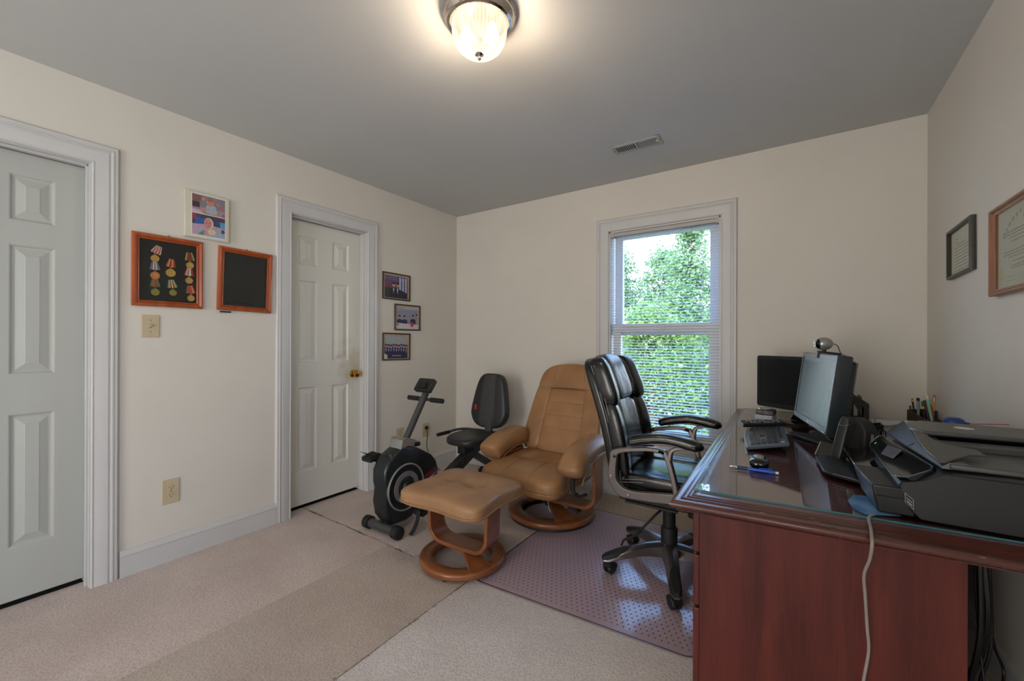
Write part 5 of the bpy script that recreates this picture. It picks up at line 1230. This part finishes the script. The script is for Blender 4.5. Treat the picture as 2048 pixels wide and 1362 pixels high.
for ri, (u0_, u1_) in enumerate(rows):
    segs = []
    v = .055
    # number pad and arrows near the viewer, letters beyond
    while v < .955:
        w_ = .048
        if ri == 0 and .44 < v < .70: w_ = .26
        if .235 < v < .25 or .385 < v < .40: v += .018
        v1_ = min(v+w_, .965)
        if v1_-v > .02 and not (ri == 5 and v < .20) and not (ri in (1, 2) and .25 < v < .385 and ri == 2): segs.append((v+.0035, v1_-.0035))
        v += w_
    for a, b in segs:
        q0 = rect(u0_, a, u1_, b); q1 = rect(u0_+.012, a+.004, u1_-.012, b-.004)
        MB().rings([[km(*p, .003) for p in q0], [km(*p, .0085) for p in q1]]).build('key', KEYC, kb, smooth=0)
MB().prism(rect(.82, .06, .90, .10), km, .0035, .0045).build('logo_sticker', WHT, kb, smooth=0)
for v in (.1, .9): MB().prism(rect(.86, v-.03, .94, v+.03), km, -.028, -.009).build('tilt_foot', BLKM, kb, bevel=.001)
for v in (.1, .9): MB().prism(rect(.04, v-.03, .08, v+.03), km, -.0125, -.009).build('rubber_foot', BLKM, kb)
# remote control resting across the far end of the keyboard
ra, rb_ = Vector((-.205, 2.245, TZ+.038)), Vector((-.036, 2.335, TZ+.046)); rd = (rb_-ra).normalized(); rn = Vector((0, -.25, .97)); rn = (rn-rd*rn.dot(rd)).normalized(); rsd = rn.cross(rd)
rm = thing('remote_control', 'black remote control propped across the far end of the keyboard', 'remote', ra)
RM = onb(ra, rd, rsd, rn)
Lr = (rb_-ra).length
MB().prism(rrect(0, -.022, Lr, .022, .006), RM, -.010, .010).build('remote_body', BLK, rm, bevel=.004)
for i in range(10):
    for j in range(3): MB().prism(rect(.022+.015*i, -.014+.0105*j, .031+.015*i, -.007+.0105*j), RM, .009, .0115).build('button', GREYP if (i+j) % 4 else BLKM, rm, smooth=0)
MB().prism(disc_poly(Lr-.010, 0, .005), RM, .009, .0125).build('power_button', GREEND, rm)
MB().prism(rect(-.001, -.018, .004, .018), RM, -.007, .007).build('end_window', mat('remote_silver', (150, 160, 168), .3), rm, bevel=.001)
# mouse
ms = thing('mouse', 'black computer mouse with silver top beside the blue pen', 'mouse', (-.098, 1.665, TZ))
MC_ = Vector((-.097, 1.648, TZ+.0)); MR = Matrix.Rotation(R(4), 3, 'Z')
def mshape(q):
    q = q.copy(); v = q.y
    if q.z > 0: q.z *= 1.0-.25*(v+.1)**2-.15*abs(q.x)**2
    else: q.z *= .9
    q.x *= 1-.12*math.cos(v*PI)*.5; return q
MB().cushion((0, 0, 0), (.060, .098, .036), 3.4, 12, mshape).xf(lambda p: MR @ p+MC_+Vector((0, 0, .018))).build('mouse_body', BLKG, ms, smooth=60)
MB().cushion((0, .008, .009), (.038, .078, .021), 3, 10, mshape).xf(lambda p: MR @ p+MC_+Vector((0, 0, .018))).build('palm_cover', SILV, ms, smooth=60)
MB().lathe([(.001, -.003), (.006, -.002), (.006, .002), (.001, .003)], MC_+Vector((0, .042, .030)), 14, 'x').build('scroll_wheel', BLKM, ms)
# pen
pa, pb = Vector((-.181, 1.584, TZ+.005)), Vector((-.047, 1.584, TZ+.006)); pd = (pb-pa).normalized()
pn = thing('ballpoint_pen', 'blue ballpoint pen with metal tip in front of the mouse', 'pen', (-.11, 1.604, TZ))
MB().tube([pa+pd*.024, pa+pd*.030, pa+pd*.128, pa+pd*.134], .0052, 12).build('barrel', BLUEPEN, pn)
MB().tube([pa, pa+pd*.006, pa+pd*.026], [.0008, .0048], 10).build('tip', CHROME, pn)
MB().tube([pa+pd*.026, pa+pd*.055], .0056, 12).build('grip', mat('pen_navy', (24, 36, 86), .4), pn)
MB().tube([pa+pd*.131, pa+pd*.142], .0042, 10).build('end_button', WHT, pn)
MB().tube([pa+pd*.126+Vector((0, 0, .004)), pa+pd*.122+Vector((0, 0, .009)), pa+pd*.088+Vector((0, 0, .007))], .0013, 6).build('clip', BLUEPEN, pn)
# tins beside the rear monitor
b1 = thing('white_box', 'small white box lying left of the rear monitor base', 'box', (-.13, 2.69, TZ))
MB().box((-.170, 2.65, TZ), (-.085, 2.735, TZ+.026), Matrix.Rotation(R(-12), 3, 'Z')).build('carton', mat('carton_white', (176, 184, 194), .5), b1, bevel=.003)
b2 = thing('patterned_tin', 'dark patterned tin with a chrome rim on the small white box', 'tin', (-.13, 2.69, TZ+.026))
MB().box((-.168, 2.652, TZ+.0262), (-.082, 2.735, TZ+.055), Matrix.Rotation(R(-8), 3, 'Z')).build('tin_body', mat('tin_pattern', (74, 62, 70), .4, var=.5, scale=60), b2, bevel=.006)
MB().tube([Vector((-.125, 2.694, TZ+.058))+Vector((.036*math.cos(a), .040*math.sin(a), 0)) for a in [2*PI*k/24 for k in range(25)]], .003, 8).build('rim', CHROME, b2)
MB().prism(disc_poly(-.125, 2.694, .034, .036), lambda u, v, t: Vector((u, v, t)), TZ+.055, TZ+.060).build('lid', WHT, b2)

# cordless phone: cradle, handset, base
cr1 = thing('phone_cradle', 'low black wedge-shaped phone cradle in front of the handset', 'phone cradle', (.10, 1.98, TZ))
MB().add([(.068, 1.945, TZ), (.128, 1.925, TZ), (.165, 2.02, TZ), (.085, 2.06, TZ), (.088, 1.985, TZ+.045), (.135, 1.965, TZ+.045), (.160, 2.02, TZ+.045), (.100, 2.04, TZ+.045)], [(3, 2, 1, 0), (4, 5, 6, 7), (0, 1, 5, 4), (1, 2, 6, 5), (2, 3, 7, 6), (3, 0, 4, 7)]).build('cradle_body', BLK, cr1, bevel=.002)
MB().tube([(.068, 1.945, TZ+.002), (.087, 1.984, TZ+.046)], .0022, 6).build('trim_edge', SILV, cr1)
hs = thing('phone_handset', 'black cordless phone handset standing upright beside the printer tray', 'phone', (.128, 1.90, TZ+.02))
HA = onb(Vector((.128, 1.875, TZ+.021)), (.85, -.52, .0), (.20, .24, .95), (-.52, -.85, .30))
hx = Vector((.80, -.60, 0)).normalized(); hu = Vector((.20, .20, .96)).normalized(); hn = hx.cross(hu)
HA = onb(Vector((.128, 1.872, TZ+.004)), hx, hu, hn)
def hsh(q):
    q = q.copy(); q.z += .10*(1-q.y**2) if q.z > 0 else 0
    if q.y > .6: q.z += .18*(q.y-.6)
    return q
mb = MB().cushion((0, .082, 0), (.036, .164, .030), 4, 14, hsh).xf(lambda p: HA(p.x, p.y, p.z)); mb.build('handset_body', BLK, hs, smooth=60)
for k in range(9): MB().prism(rect(-.0185, .030+.012*k, -.0160, .037+.012*k), HA, -.004, .004).build('key', GREYP, hs, smooth=0)
MB().tube([HA(-.018, .135, .009), HA(-.010, .128, .0175), HA(.009, .128, .0175), HA(.018, .137, .009)], .0008, 5).build('seam', GREYP, hs)
sp_ = thing('desk_speaker', 'angular black speaker standing behind the phone handset', 'speaker', (.20, 2.02, TZ))
SPo = onb(Vector((.160, 1.985, TZ+.026)), (.60, -.55, 0), (.06, .06, 1), (-.55, -.60, 0.06))
MB().prism([(0, 0), (.066, 0), (.073, .010), (.070, .086), (.050, .114), (.020, .126), (-.002, .122), (-.006, .01)], SPo, -.055, .004).build('speaker_body', BLKM, sp_, bevel=.007, segs=3)
MB().prism([(.008, .012), (.058, .012), (.056, .080), (.042, .102), (.016, .110), (.004, .104)], SPo, .003, .007).build('grille', mat('grille_black', (16, 17, 18), .8, bump=.6, bscale=900), sp_, bevel=.002)
MB().prism(rect(.070, .02, .0745, .072), SPo, -.030, -.022).build('side_strip', SILV, sp_, smooth=0)
MB().box((.150, 1.915, TZ), (.230, 2.01, TZ+.026), Matrix.Rotation(R(-40), 3, 'Z')).build('stand', BLKG, sp_, bevel=.004)

# desk organiser (letter sorter) and small tray
og = thing('letter_sorter', 'dark wooden letter sorter with slanted dividers behind the front monitor', 'organizer', (.28, 2.93, TZ))
for x, h_, dx in ((.232, .150, 0), (.258, .128, 0), (.300, .110, 0)):
    poly = [(2.86, 0), (3.05, 0), (3.05, h_+.02), (2.95, h_+.02), (2.86, h_*.78)]
    MB().prism(poly, lambda u, v, t, x=x: Vector((x+t, u, TZ+v)), 0, .008).build('divider', DARKW, og, bevel=.001)
MB().prism([(.318, 0), (.330, 0), (.330, .102), (.250, .160), (.240, .160), (.240, .150)], lambda u, v, t: Vector((u, 2.86+t, TZ+v)), 0, .010).build('front_panel', DARKW, og, bevel=.001)
MB().box((.225, 2.86, TZ), (.330, 3.055, TZ+.010)).build('sorter_base', DARKW, og, bevel=.001)
ph_ = tag(MB().prism([(0, 0), (.006, 0), (.030, .085), (.024, .085)], lambda u, v, t: Vector((.175+u, 2.50+t, TZ+.085+v)), 0, .006).build('x', SILV), 'x', 'x') if False else None
ty = thing('card_tray', 'small black open tray on the desk right of the letter sorter', 'tray', (.34, 2.70, TZ))
MB().prism([(0, 0), (.075, 0), (.075, .034), (0, .020)], lambda u, v, t: Vector((.278+u, 2.60+t+u*.25, TZ+v)), 0, .005).prism([(0, 0), (.075, 0), (.075, .034), (0, .020)], lambda u, v, t: Vector((.278+u, 2.68+t+u*.25, TZ+v)), 0, .005).build('tray_side', BLK, ty, bevel=.001)
MB().prism([(.278, 2.605), (.353, 2.625), (.353, 2.705), (.278, 2.685)], hz_, 0, .004).build('tray_floor', BLK, ty)
MB().prism([(.349, 2.62), (.355, 2.62), (.355, 2.706), (.349, 2.706)], hz_, 0, .034).build('tray_end', BLK, ty, bevel=.001)
# papers
for i, (poly, t0, lb_) in enumerate(([[(.335, 2.80), (.52, 2.93), (.50, 3.045), (.345, 3.04)], .0002, 'lowest white sheet in the loose papers at the desk back'], [[(.35, 2.86), (.50, 2.90), (.525, 3.03), (.37, 3.035)], .0016, 'curled white sheet on top of the papers at the desk back'])):
    n_ = 8; mb = MB(); A_, B_, C_, D_ = [Vector((*p, 0)) for p in poly]; vs = []; fs = []
    for a in range(n_+1):
        for b in range(n_+1):
            u, v = a/n_, b/n_; p = A_.lerp(B_, u).lerp(D_.lerp(C_, u), v); z = TZ+t0+.012*(i+.5)*(u**3)*(1-v)+.007*i*math.sin(u*3)*math.sin(v*3)
            vs.append((p.x, p.y, z))
    for a in range(n_):
        for b in range(n_): k = a*(n_+1)+b; fs.append((k, k+n_+1, k+n_+2, k+1))
    mb.add(vs, fs); o = mb.build('paper_sheet', PAPER, None, merge=False)
    sm = o.modifiers.new('thick', 'SOLIDIFY'); sm.thickness = .0003
    tag(o, lb_, 'paper')
# pen holder
ho = thing('pen_holder', 'dark wooden pen holder with a sloping side at the corner', 'pen holder', (.53, 2.85, TZ))
hx0, hx1, hy0, hy1 = .478, .560, 2.895, 3.035
# sloped side: tall at the left/back, low at the right front corner
qA, qB, qC, qD = Vector((.476, 2.865, 0)), Vector((.534, 2.755, 0)), Vector((.590, 2.800, 0)), Vector((.540, 2.925, 0))
hA, hB = .088, .052
def wallq(a, b, ha, hb, th=.006):
    d = (b-a).normalized(); n_ = Vector((-d.y, d.x, 0))*th; z0 = Vector((0, 0, TZ))
    return MB().add([a+z0, b+z0, b+n_+z0, a+n_+z0, a+z0+Vector((0, 0, ha)), b+z0+Vector((0, 0, hb)), b+n_+z0+Vector((0, 0, hb)), a+n_+z0+Vector((0, 0, ha))], [(0, 3, 2, 1), (4, 5, 6, 7), (0, 1, 5, 4), (1, 2, 6, 5), (2, 3, 7, 6), (3, 0, 4, 7)])
wallq(qA, qB, hA, hB).build('side_panel', DARKW, ho, bevel=.0008); wallq(qB, qC, hB, hB).build('front_panel', DARKW, ho, bevel=.0008)
wallq(qC, qD, hB, hA).build('side_panel', DARKW, ho, bevel=.0008); wallq(qD, qA, hA, hA).build('back_panel', DARKW, ho, bevel=.0008)
MB().prism([(q.x, q.y) for q in (qA, qB, qC, qD)], hz_, 0, .005).build('holder_base', DARKW, ho)
def pencil(name, label, cat, bx, by_, tx, ty_, tz, r_, parts):
    a = Vector((bx, by_-.105, TZ+.006)); b = Vector((tx, ty_-.105, tz)); d = b-a
    rt_ = thing(name, label, cat, a, 0, 'pens and pencils in the dark wooden holder')
    for (pn_, f0, f1, m_, rr_) in parts: MB().tube([a+d*f0, a+d*f1], r_*rr_, 10).build(pn_, m_, rt_)
pencil('pencil', 'dark pencil with a pink eraser, tall at the left of the holder', 'pencil', .508, 2.955, .4945, 2.965, .915, .0038, [('shaft', 0, .88, BLKM, 1), ('ferrule', .88, .95, BRASS, 1.05), ('eraser', .95, 1, PINKE, 1)])
pencil('marker', 'grey marker with a black cap in the pen holder', 'marker', .515, 2.945, .5130, 2.950, .921, .0062, [('barrel', 0, .90, GREYP, 1), ('cap', .90, 1, BLKM, 1.02)])
pencil('pen', 'green pen with a yellow band in the pen holder', 'pen', .540, 2.93, .5260, 2.935, .908, .0052, [('barrel', 0, .72, BLK, 1), ('band', .72, .80, YEL, 1.08), ('cap', .80, 1, GREEND, 1.02)])
pencil('pen', 'purple pen leaning in the pen holder', 'pen', .552, 2.925, .5330, 2.930, .914, .0046, [('barrel', 0, 1, PURP, 1)])
pencil('feather_pen', 'mint green pen topped with a cream feather tuft', 'pen', .560, 2.900, .5380, 2.915, .938, .0058, [('barrel', 0, .90, GREENP, 1), ('tuft', .90, 1.0, CREAM, 1.1), ('tuft_tip', .99, 1.06, mat('feather_white', (206, 206, 200), .7), .5)])
pencil('pencil', 'orange pencil with a red eraser, tall at the right of the holder', 'pencil', .560, 2.945, .5720, 2.950, .940, .0042, [('shaft', 0, .80, ORANGEP, 1), ('ferrule', .80, .92, CHROME, 1.05), ('eraser', .92, 1, PINKE, 1)])
pencil('pen', 'thin red pen behind the mint green pen in the holder', 'pen', .572, 2.925, .5560, 2.935, .892, .0030, [('barrel', 0, 1, REDP, 1)])
pencil('marker', 'short black marker at the right end of the holder', 'marker', .574, 2.925, .5730, 2.930, .866, .0062, [('barrel', 0, 1, BLKM, 1)])
pencil('pen', 'short dark green pen stub at the left end of the holder', 'pen', .495, 2.965, .4880, 2.972, .878, .004, [('barrel', 0, 1, mat('olive_dark', (50, 56, 40), .5), 1)])
# blue spray cap with straw
cn = thing('spray_can', 'blue spray can top with a red straw behind the printer', 'spray can', (.53, 2.27, TZ))
SCc = Vector((.502, 2.235, 0))
MB().lathe([(.001, TZ), (.032, TZ), (.032, TZ+0.105), (.030, TZ+0.109), (.001, TZ+0.109)], SCc, 32).build('can_body', mat('can_white', (196, 196, 190), .4, metal=.3), cn)
MB().lathe([(.033, TZ+0.105), (.033, TZ+0.117), (.031, TZ+0.129), (.026, TZ+0.139), (.016, TZ+0.145), (.001, TZ+0.146)], SCc, 32).build('cap', BLUEP, cn, smooth=60)
sd_ = Vector((.74, -.67, 0))
MB().tube([SCc+Vector((0, 0, TZ+0.130))+sd_*.022, SCc+Vector((0, 0, TZ+0.128))+sd_*.044], .0055, 12).build('nozzle', BLUEP, cn)
e0 = SCc+Vector((0, 0, TZ+0.129))+sd_*.042
MB().tube([e0, e0+Vector((.050, -.170, .031))], .0013, 8).build('straw', REDP, cn)
# cables on the desk
for pts, r_, m_, lb_ in (([(.02, 2.62, TZ+.003), (.06, 2.55, TZ+.003), (.14, 2.50, TZ+.006), (.20, 2.42, TZ+.003), (.27, 2.52, TZ+.003)], .0025, CORDB, 'black cable curling under the front monitor'),
                         ([(.20, 2.20, TZ+.08), (.24, 2.25, TZ+.03), (.27, 2.22, TZ+.004), (.33, 2.10, TZ+.004), (.36, 2.0, TZ+.004)], .0025, CORDB, 'black cable running from the speaker behind the printer'),
                         ([(.10, 2.26, TZ+.04), (.13, 2.16, TZ+.02), (.15, 2.12, TZ+.004), (.20, 2.10, TZ+.004)], .003, CORDB, 'thick black cable at the foot of the front monitor'),
                         ([(.36, 2.62, TZ+.003), (.42, 2.50, TZ+.003), (.44, 2.35, TZ+.003), (.42, 2.1, TZ+.003)], .003, CORDT, 'teal cable lying behind the printer')):
    tag(MB().tube(pts, r_, 7, smooth=6).build('desk_cable', m_), lb_, 'cable')
gp = thing('reading_glasses', 'folded black-rimmed glasses standing behind the blue printer lid', 'glasses', (.31, 2.38, TZ))
for dx in (0, .014):
    MB().tube([(.305+dx+.012*math.cos(a)*.5, 2.34+.012*math.cos(a), TZ+.028+.026*math.sin(a)) for a in [2*PI*k/20 for k in range(21)]], .0022, 6).build('rim', BLK, gp)

# ------------------------------------------------------------------ printer
pr = thing('printer', 'large black all-in-one printer at the near right corner of the desk', 'printer', (.38, 1.6, TZ))
PZ = TZ+.004
PY0, PY1, PX1 = 1.372, 1.835, .580
side = [(.252, PZ), (.580, PZ), (.580, .899), (.40, .899), (.306, .894), (.290, .889), (.272, .878), (.255, .868), (.236, .862), (.218, .857), (.214, .848), (.222, .82), (.236, .79)]
mb = MB(); rs = []
for y, k in ((PY0, .985), (PY0+.004, 1.0), (PY1-.004, 1.0), (PY1, .985)):
    rs.append([Vector((.42+(x-.42)*k, y, .83+(z-.83)*k)) for x, z in side])
mb.rings(rs).build('body', PRN, pr, smooth=30)
MB().box((.27, 1.39, TZ), (.56, 1.82, PZ+.002)).build('feet', BLKM, pr)
# groove along the side under the lid
MB().box((.300, PY0-.001, .8885), (.580, PY0+.004, .892)).build('side_groove', DARKHOLE, pr, smooth=0)
# front cartridge door block and output slot
def hexb(bot, top, z0, z1): return MB().rings([[Vector((x, y, z0)) for x, y in bot], [Vector((x, y, z1)) for x, y in top]])
hexb([(.176, 1.378), (.245, 1.378), (.245, 1.56), (.163, 1.56)], [(.163, 1.372), (.245, 1.372), (.245, 1.57), (.145, 1.57)], PZ, .842).build('front_door', PRN, pr, bevel=.004)
hexb([(.171, 1.3715), (.235, 1.3715), (.235, 1.3725), (.171, 1.3725)], [(.171, 1.3715), (.235, 1.3715), (.235, 1.3725), (.171, 1.3725)], .8155, .817).build('side_groove', DARKHOLE, pr, smooth=0)
hexb([(.162, 1.56), (.25, 1.56), (.25, 1.83), (.150, 1.83)], [(.150, 1.57), (.25, 1.57), (.25, 1.83), (.140, 1.83)], .806, .836).build('front_fascia', BLKG, pr, bevel=.003)
hexb([(.175, 1.57), (.25, 1.57), (.25, 1.82), (.175, 1.82)], [(.175, 1.57), (.25, 1.57), (.25, 1.82), (.175, 1.82)], TZ+.012, .806).build('output_slot', DARKHOLE, pr, smooth=0)
text('model_lettering', 'OFFICEJET', .0085, basis((.1445, 1.71, .820), (.04, -1, 0), (-.36, 0, 1), (-1, -.04, -.36)), SILV, pr)
# paper output tray: thin plate with a beaded near edge
tp = MB().prism([(.066, 1.862), (.080, 1.670), (.098, 1.642), (.186, 1.590), (.20, 1.60), (.20, 1.84), (.10, 1.90)], lambda u, v, t: Vector((u, v, t)), .777, .786).build('output_tray', PRN, pr, bevel=.002)
bd = MB()
for k in range(22):
    p = Vector((.104, 1.637, .7865)).lerp(Vector((.184, 1.589, .7865)), k/21); bd.box(p-Vector((.0010, .0010, .001)), p+Vector((.0010, .0010, .0012)))
bd.build('edge_beads', SILV, tp, smooth=0)['kind'] = 'stuff'
# tilted glossy control panel
a_, b_, c_, d_ = Vector((.237, 1.812, .896)), Vector((.2905, 1.405, .893)), Vector((.213, 1.368, .859)), Vector((.205, 1.800, .860))
exx = (b_-a_); n_p = (b_-a_).cross(d_-a_).normalized(); n_p = n_p if n_p.z > 0 else -n_p
def cpn(u, v, t): return a_.lerp(b_, u).lerp(d_.lerp(c_, u), v)+n_p*t
rp_ = [(.02, .10), (.06, .0), (.94, .0), (1.0, .12), (1.0, .75), (.93, .97), (.86, 1.0), (.10, 1.0), (.02, .85)]
MB().prism(rp_, cpn, -.012, .003).build('control_panel', BLKG, pr, bevel=.002)
MB().sweep([(.5+(u-.5)*.97, .5+(v-.5)*.92) for u, v in rp_], [(0, .003), (.006, .0045), (.012, .003)], cpn).build('panel_rim', mat('rim_bluegrey', (120, 134, 150), .25, metal=.5), pr)
MB().prism([(.30, .30), (.52, .12), (.60, .62), (.40, .82)], cpn, .0031, .0035).build('display', mat('lcd_grey', (96, 98, 112), .15), pr, smooth=0)
MB().prism(disc_poly(.12, .62, .012, .09), cpn, .0031, .0036).build('status_light', mat('status_green', (90, 200, 70), .4), pr, smooth=0)
# scanner lid with sloping front strip
lf = MB(); rs = []
for y, xb, zb2_, xt, zt2_ in ((1.392, .292, .903, .305, .914), (1.50, .282, .9035, .303, .922), (1.60, .272, .9035, .300, .930), (1.70, .263, .903, .297, .938), (1.80, .255, .902, .293, .9455), (1.828, .254, .902, .296, .9455)):
    rs.append([Vector((xb, y, zb2_-.004)), Vector((xb, y, zb2_)), Vector((xt, y, zt2_)), Vector((.33, y, zt2_+.001)), Vector((.345, y, .912)), Vector((.345, y, .899))])
lf.rings(rs).build('lid_front', mat('printer_satin', (70, 76, 84), .3, var=.02, spec=1.0, coat=.4), pr, smooth=35)
MB().tube([(.2845, 1.606, .9158), (.268, 1.606, .9045)], .0009, 4).build('lid_seam', DARKHOLE, pr)
MB().prism([(.305, 1.385), (.583, 1.385), (.583, 1.83), (.335, 1.83), (.305, 1.55)], lambda u, v, t: Vector((u, v, t)), .900, .913).build('scanner_lid', PRL, pr, bevel=.004)
# document feeder
z_ = lambda u, v, t: Vector((u, v, t))
MB().prism([(.297, 1.620), (.494, 1.640), (.585, 1.650), (.585, 1.828), (.330, 1.828), (.286, 1.740), (.283, 1.66)], z_, .937, .9495).build('feeder_cover', PRL, pr, bevel=.004)
MB().prism([(.320, 1.645), (.585, 1.665), (.585, 1.825), (.335, 1.825)], z_, .912, .938).build('feeder_body', BLKG, pr, smooth=0)
leafp = [(.290, 1.69), (.277, 1.561), (.276, 1.459), (.285, 1.378), (.296, 1.380), (.319, 1.412), (.355, 1.455), (.384, 1.463), (.375, 1.500), (.334, 1.518), (.311, 1.543), (.305, 1.611), (.309, 1.67)]
leaf_top = lambda u, v, t: Vector((u, v, t+.030*max(0, min(1, (v-1.38)/.26))))
MB().prism(leafp, leaf_top, .914, .919).build('input_tray', PRL, pr, bevel=.0015)
bandp = [(.301, 1.80), (.292, 1.716), (.284, 1.569), (.283, 1.463), (.288, 1.40), (.296, 1.40), (.292, 1.463), (.293, 1.569), (.300, 1.70), (.309, 1.80)]
MB().prism(bandp, lambda u, v, t: Vector((u, v, t+.026*max(0, min(1, (v-1.38)/.40)))), .908, .920).build('gloss_band', mat('navy_gloss', (22, 34, 56), .06, spec=.7), pr, bevel=.0015)
MB().prism([(.33, 1.56), (.585, 1.585), (.585, 1.635), (.33, 1.61)], z_, .912, .930).build('paper_guide', PRL, pr, bevel=.003)
MB().prism(disc_poly(.410, 1.735, .021, .021, 30), z_, .9495, .9502).build('round_sticker', mat('sticker_white', (200, 200, 196), .5), pr, smooth=0)
lg = MB().sweep([(.2195, .8105), (.2335, .7965), (.2335, .8185), (.2195, .8315)], [(0, 0), (.0008, 0), (.0008, .0006), (0, .0006)], lambda u, v, t: Vector((u+.006, PY0-.0002-t, v)))
lg.build('port_symbol', SILV, pr, smooth=0)
MB().prism([(.2275, .812), (.2375, .8025), (.2375, .806), (.2275, .8155)], lambda u, v, t: Vector((u, PY0-.0002-t, v)), 0, .0006).prism([(.2275, .820), (.2375, .8105), (.2375, .8125), (.2275, .822)], lambda u, v, t: Vector((u, PY0-.0002-t, v)), 0, .0006).build('port_symbol', SILV, pr, smooth=0)
# photo print under the glass edge of the desk
pu = MB().prism([(.122, 1.440), (.140, 1.500), (.20, 1.52), (.22, 1.385), (.150, 1.348), (.126, 1.385)], z_, TZ+.0001, TZ+.0006).build('blue_photo', mat('photo_blue', (110, 160, 190), .4, col2=(40, 90, 150), scale=16), None, smooth=0)
tag(pu, 'blue photo print half under the near left corner of the printer', 'photo')
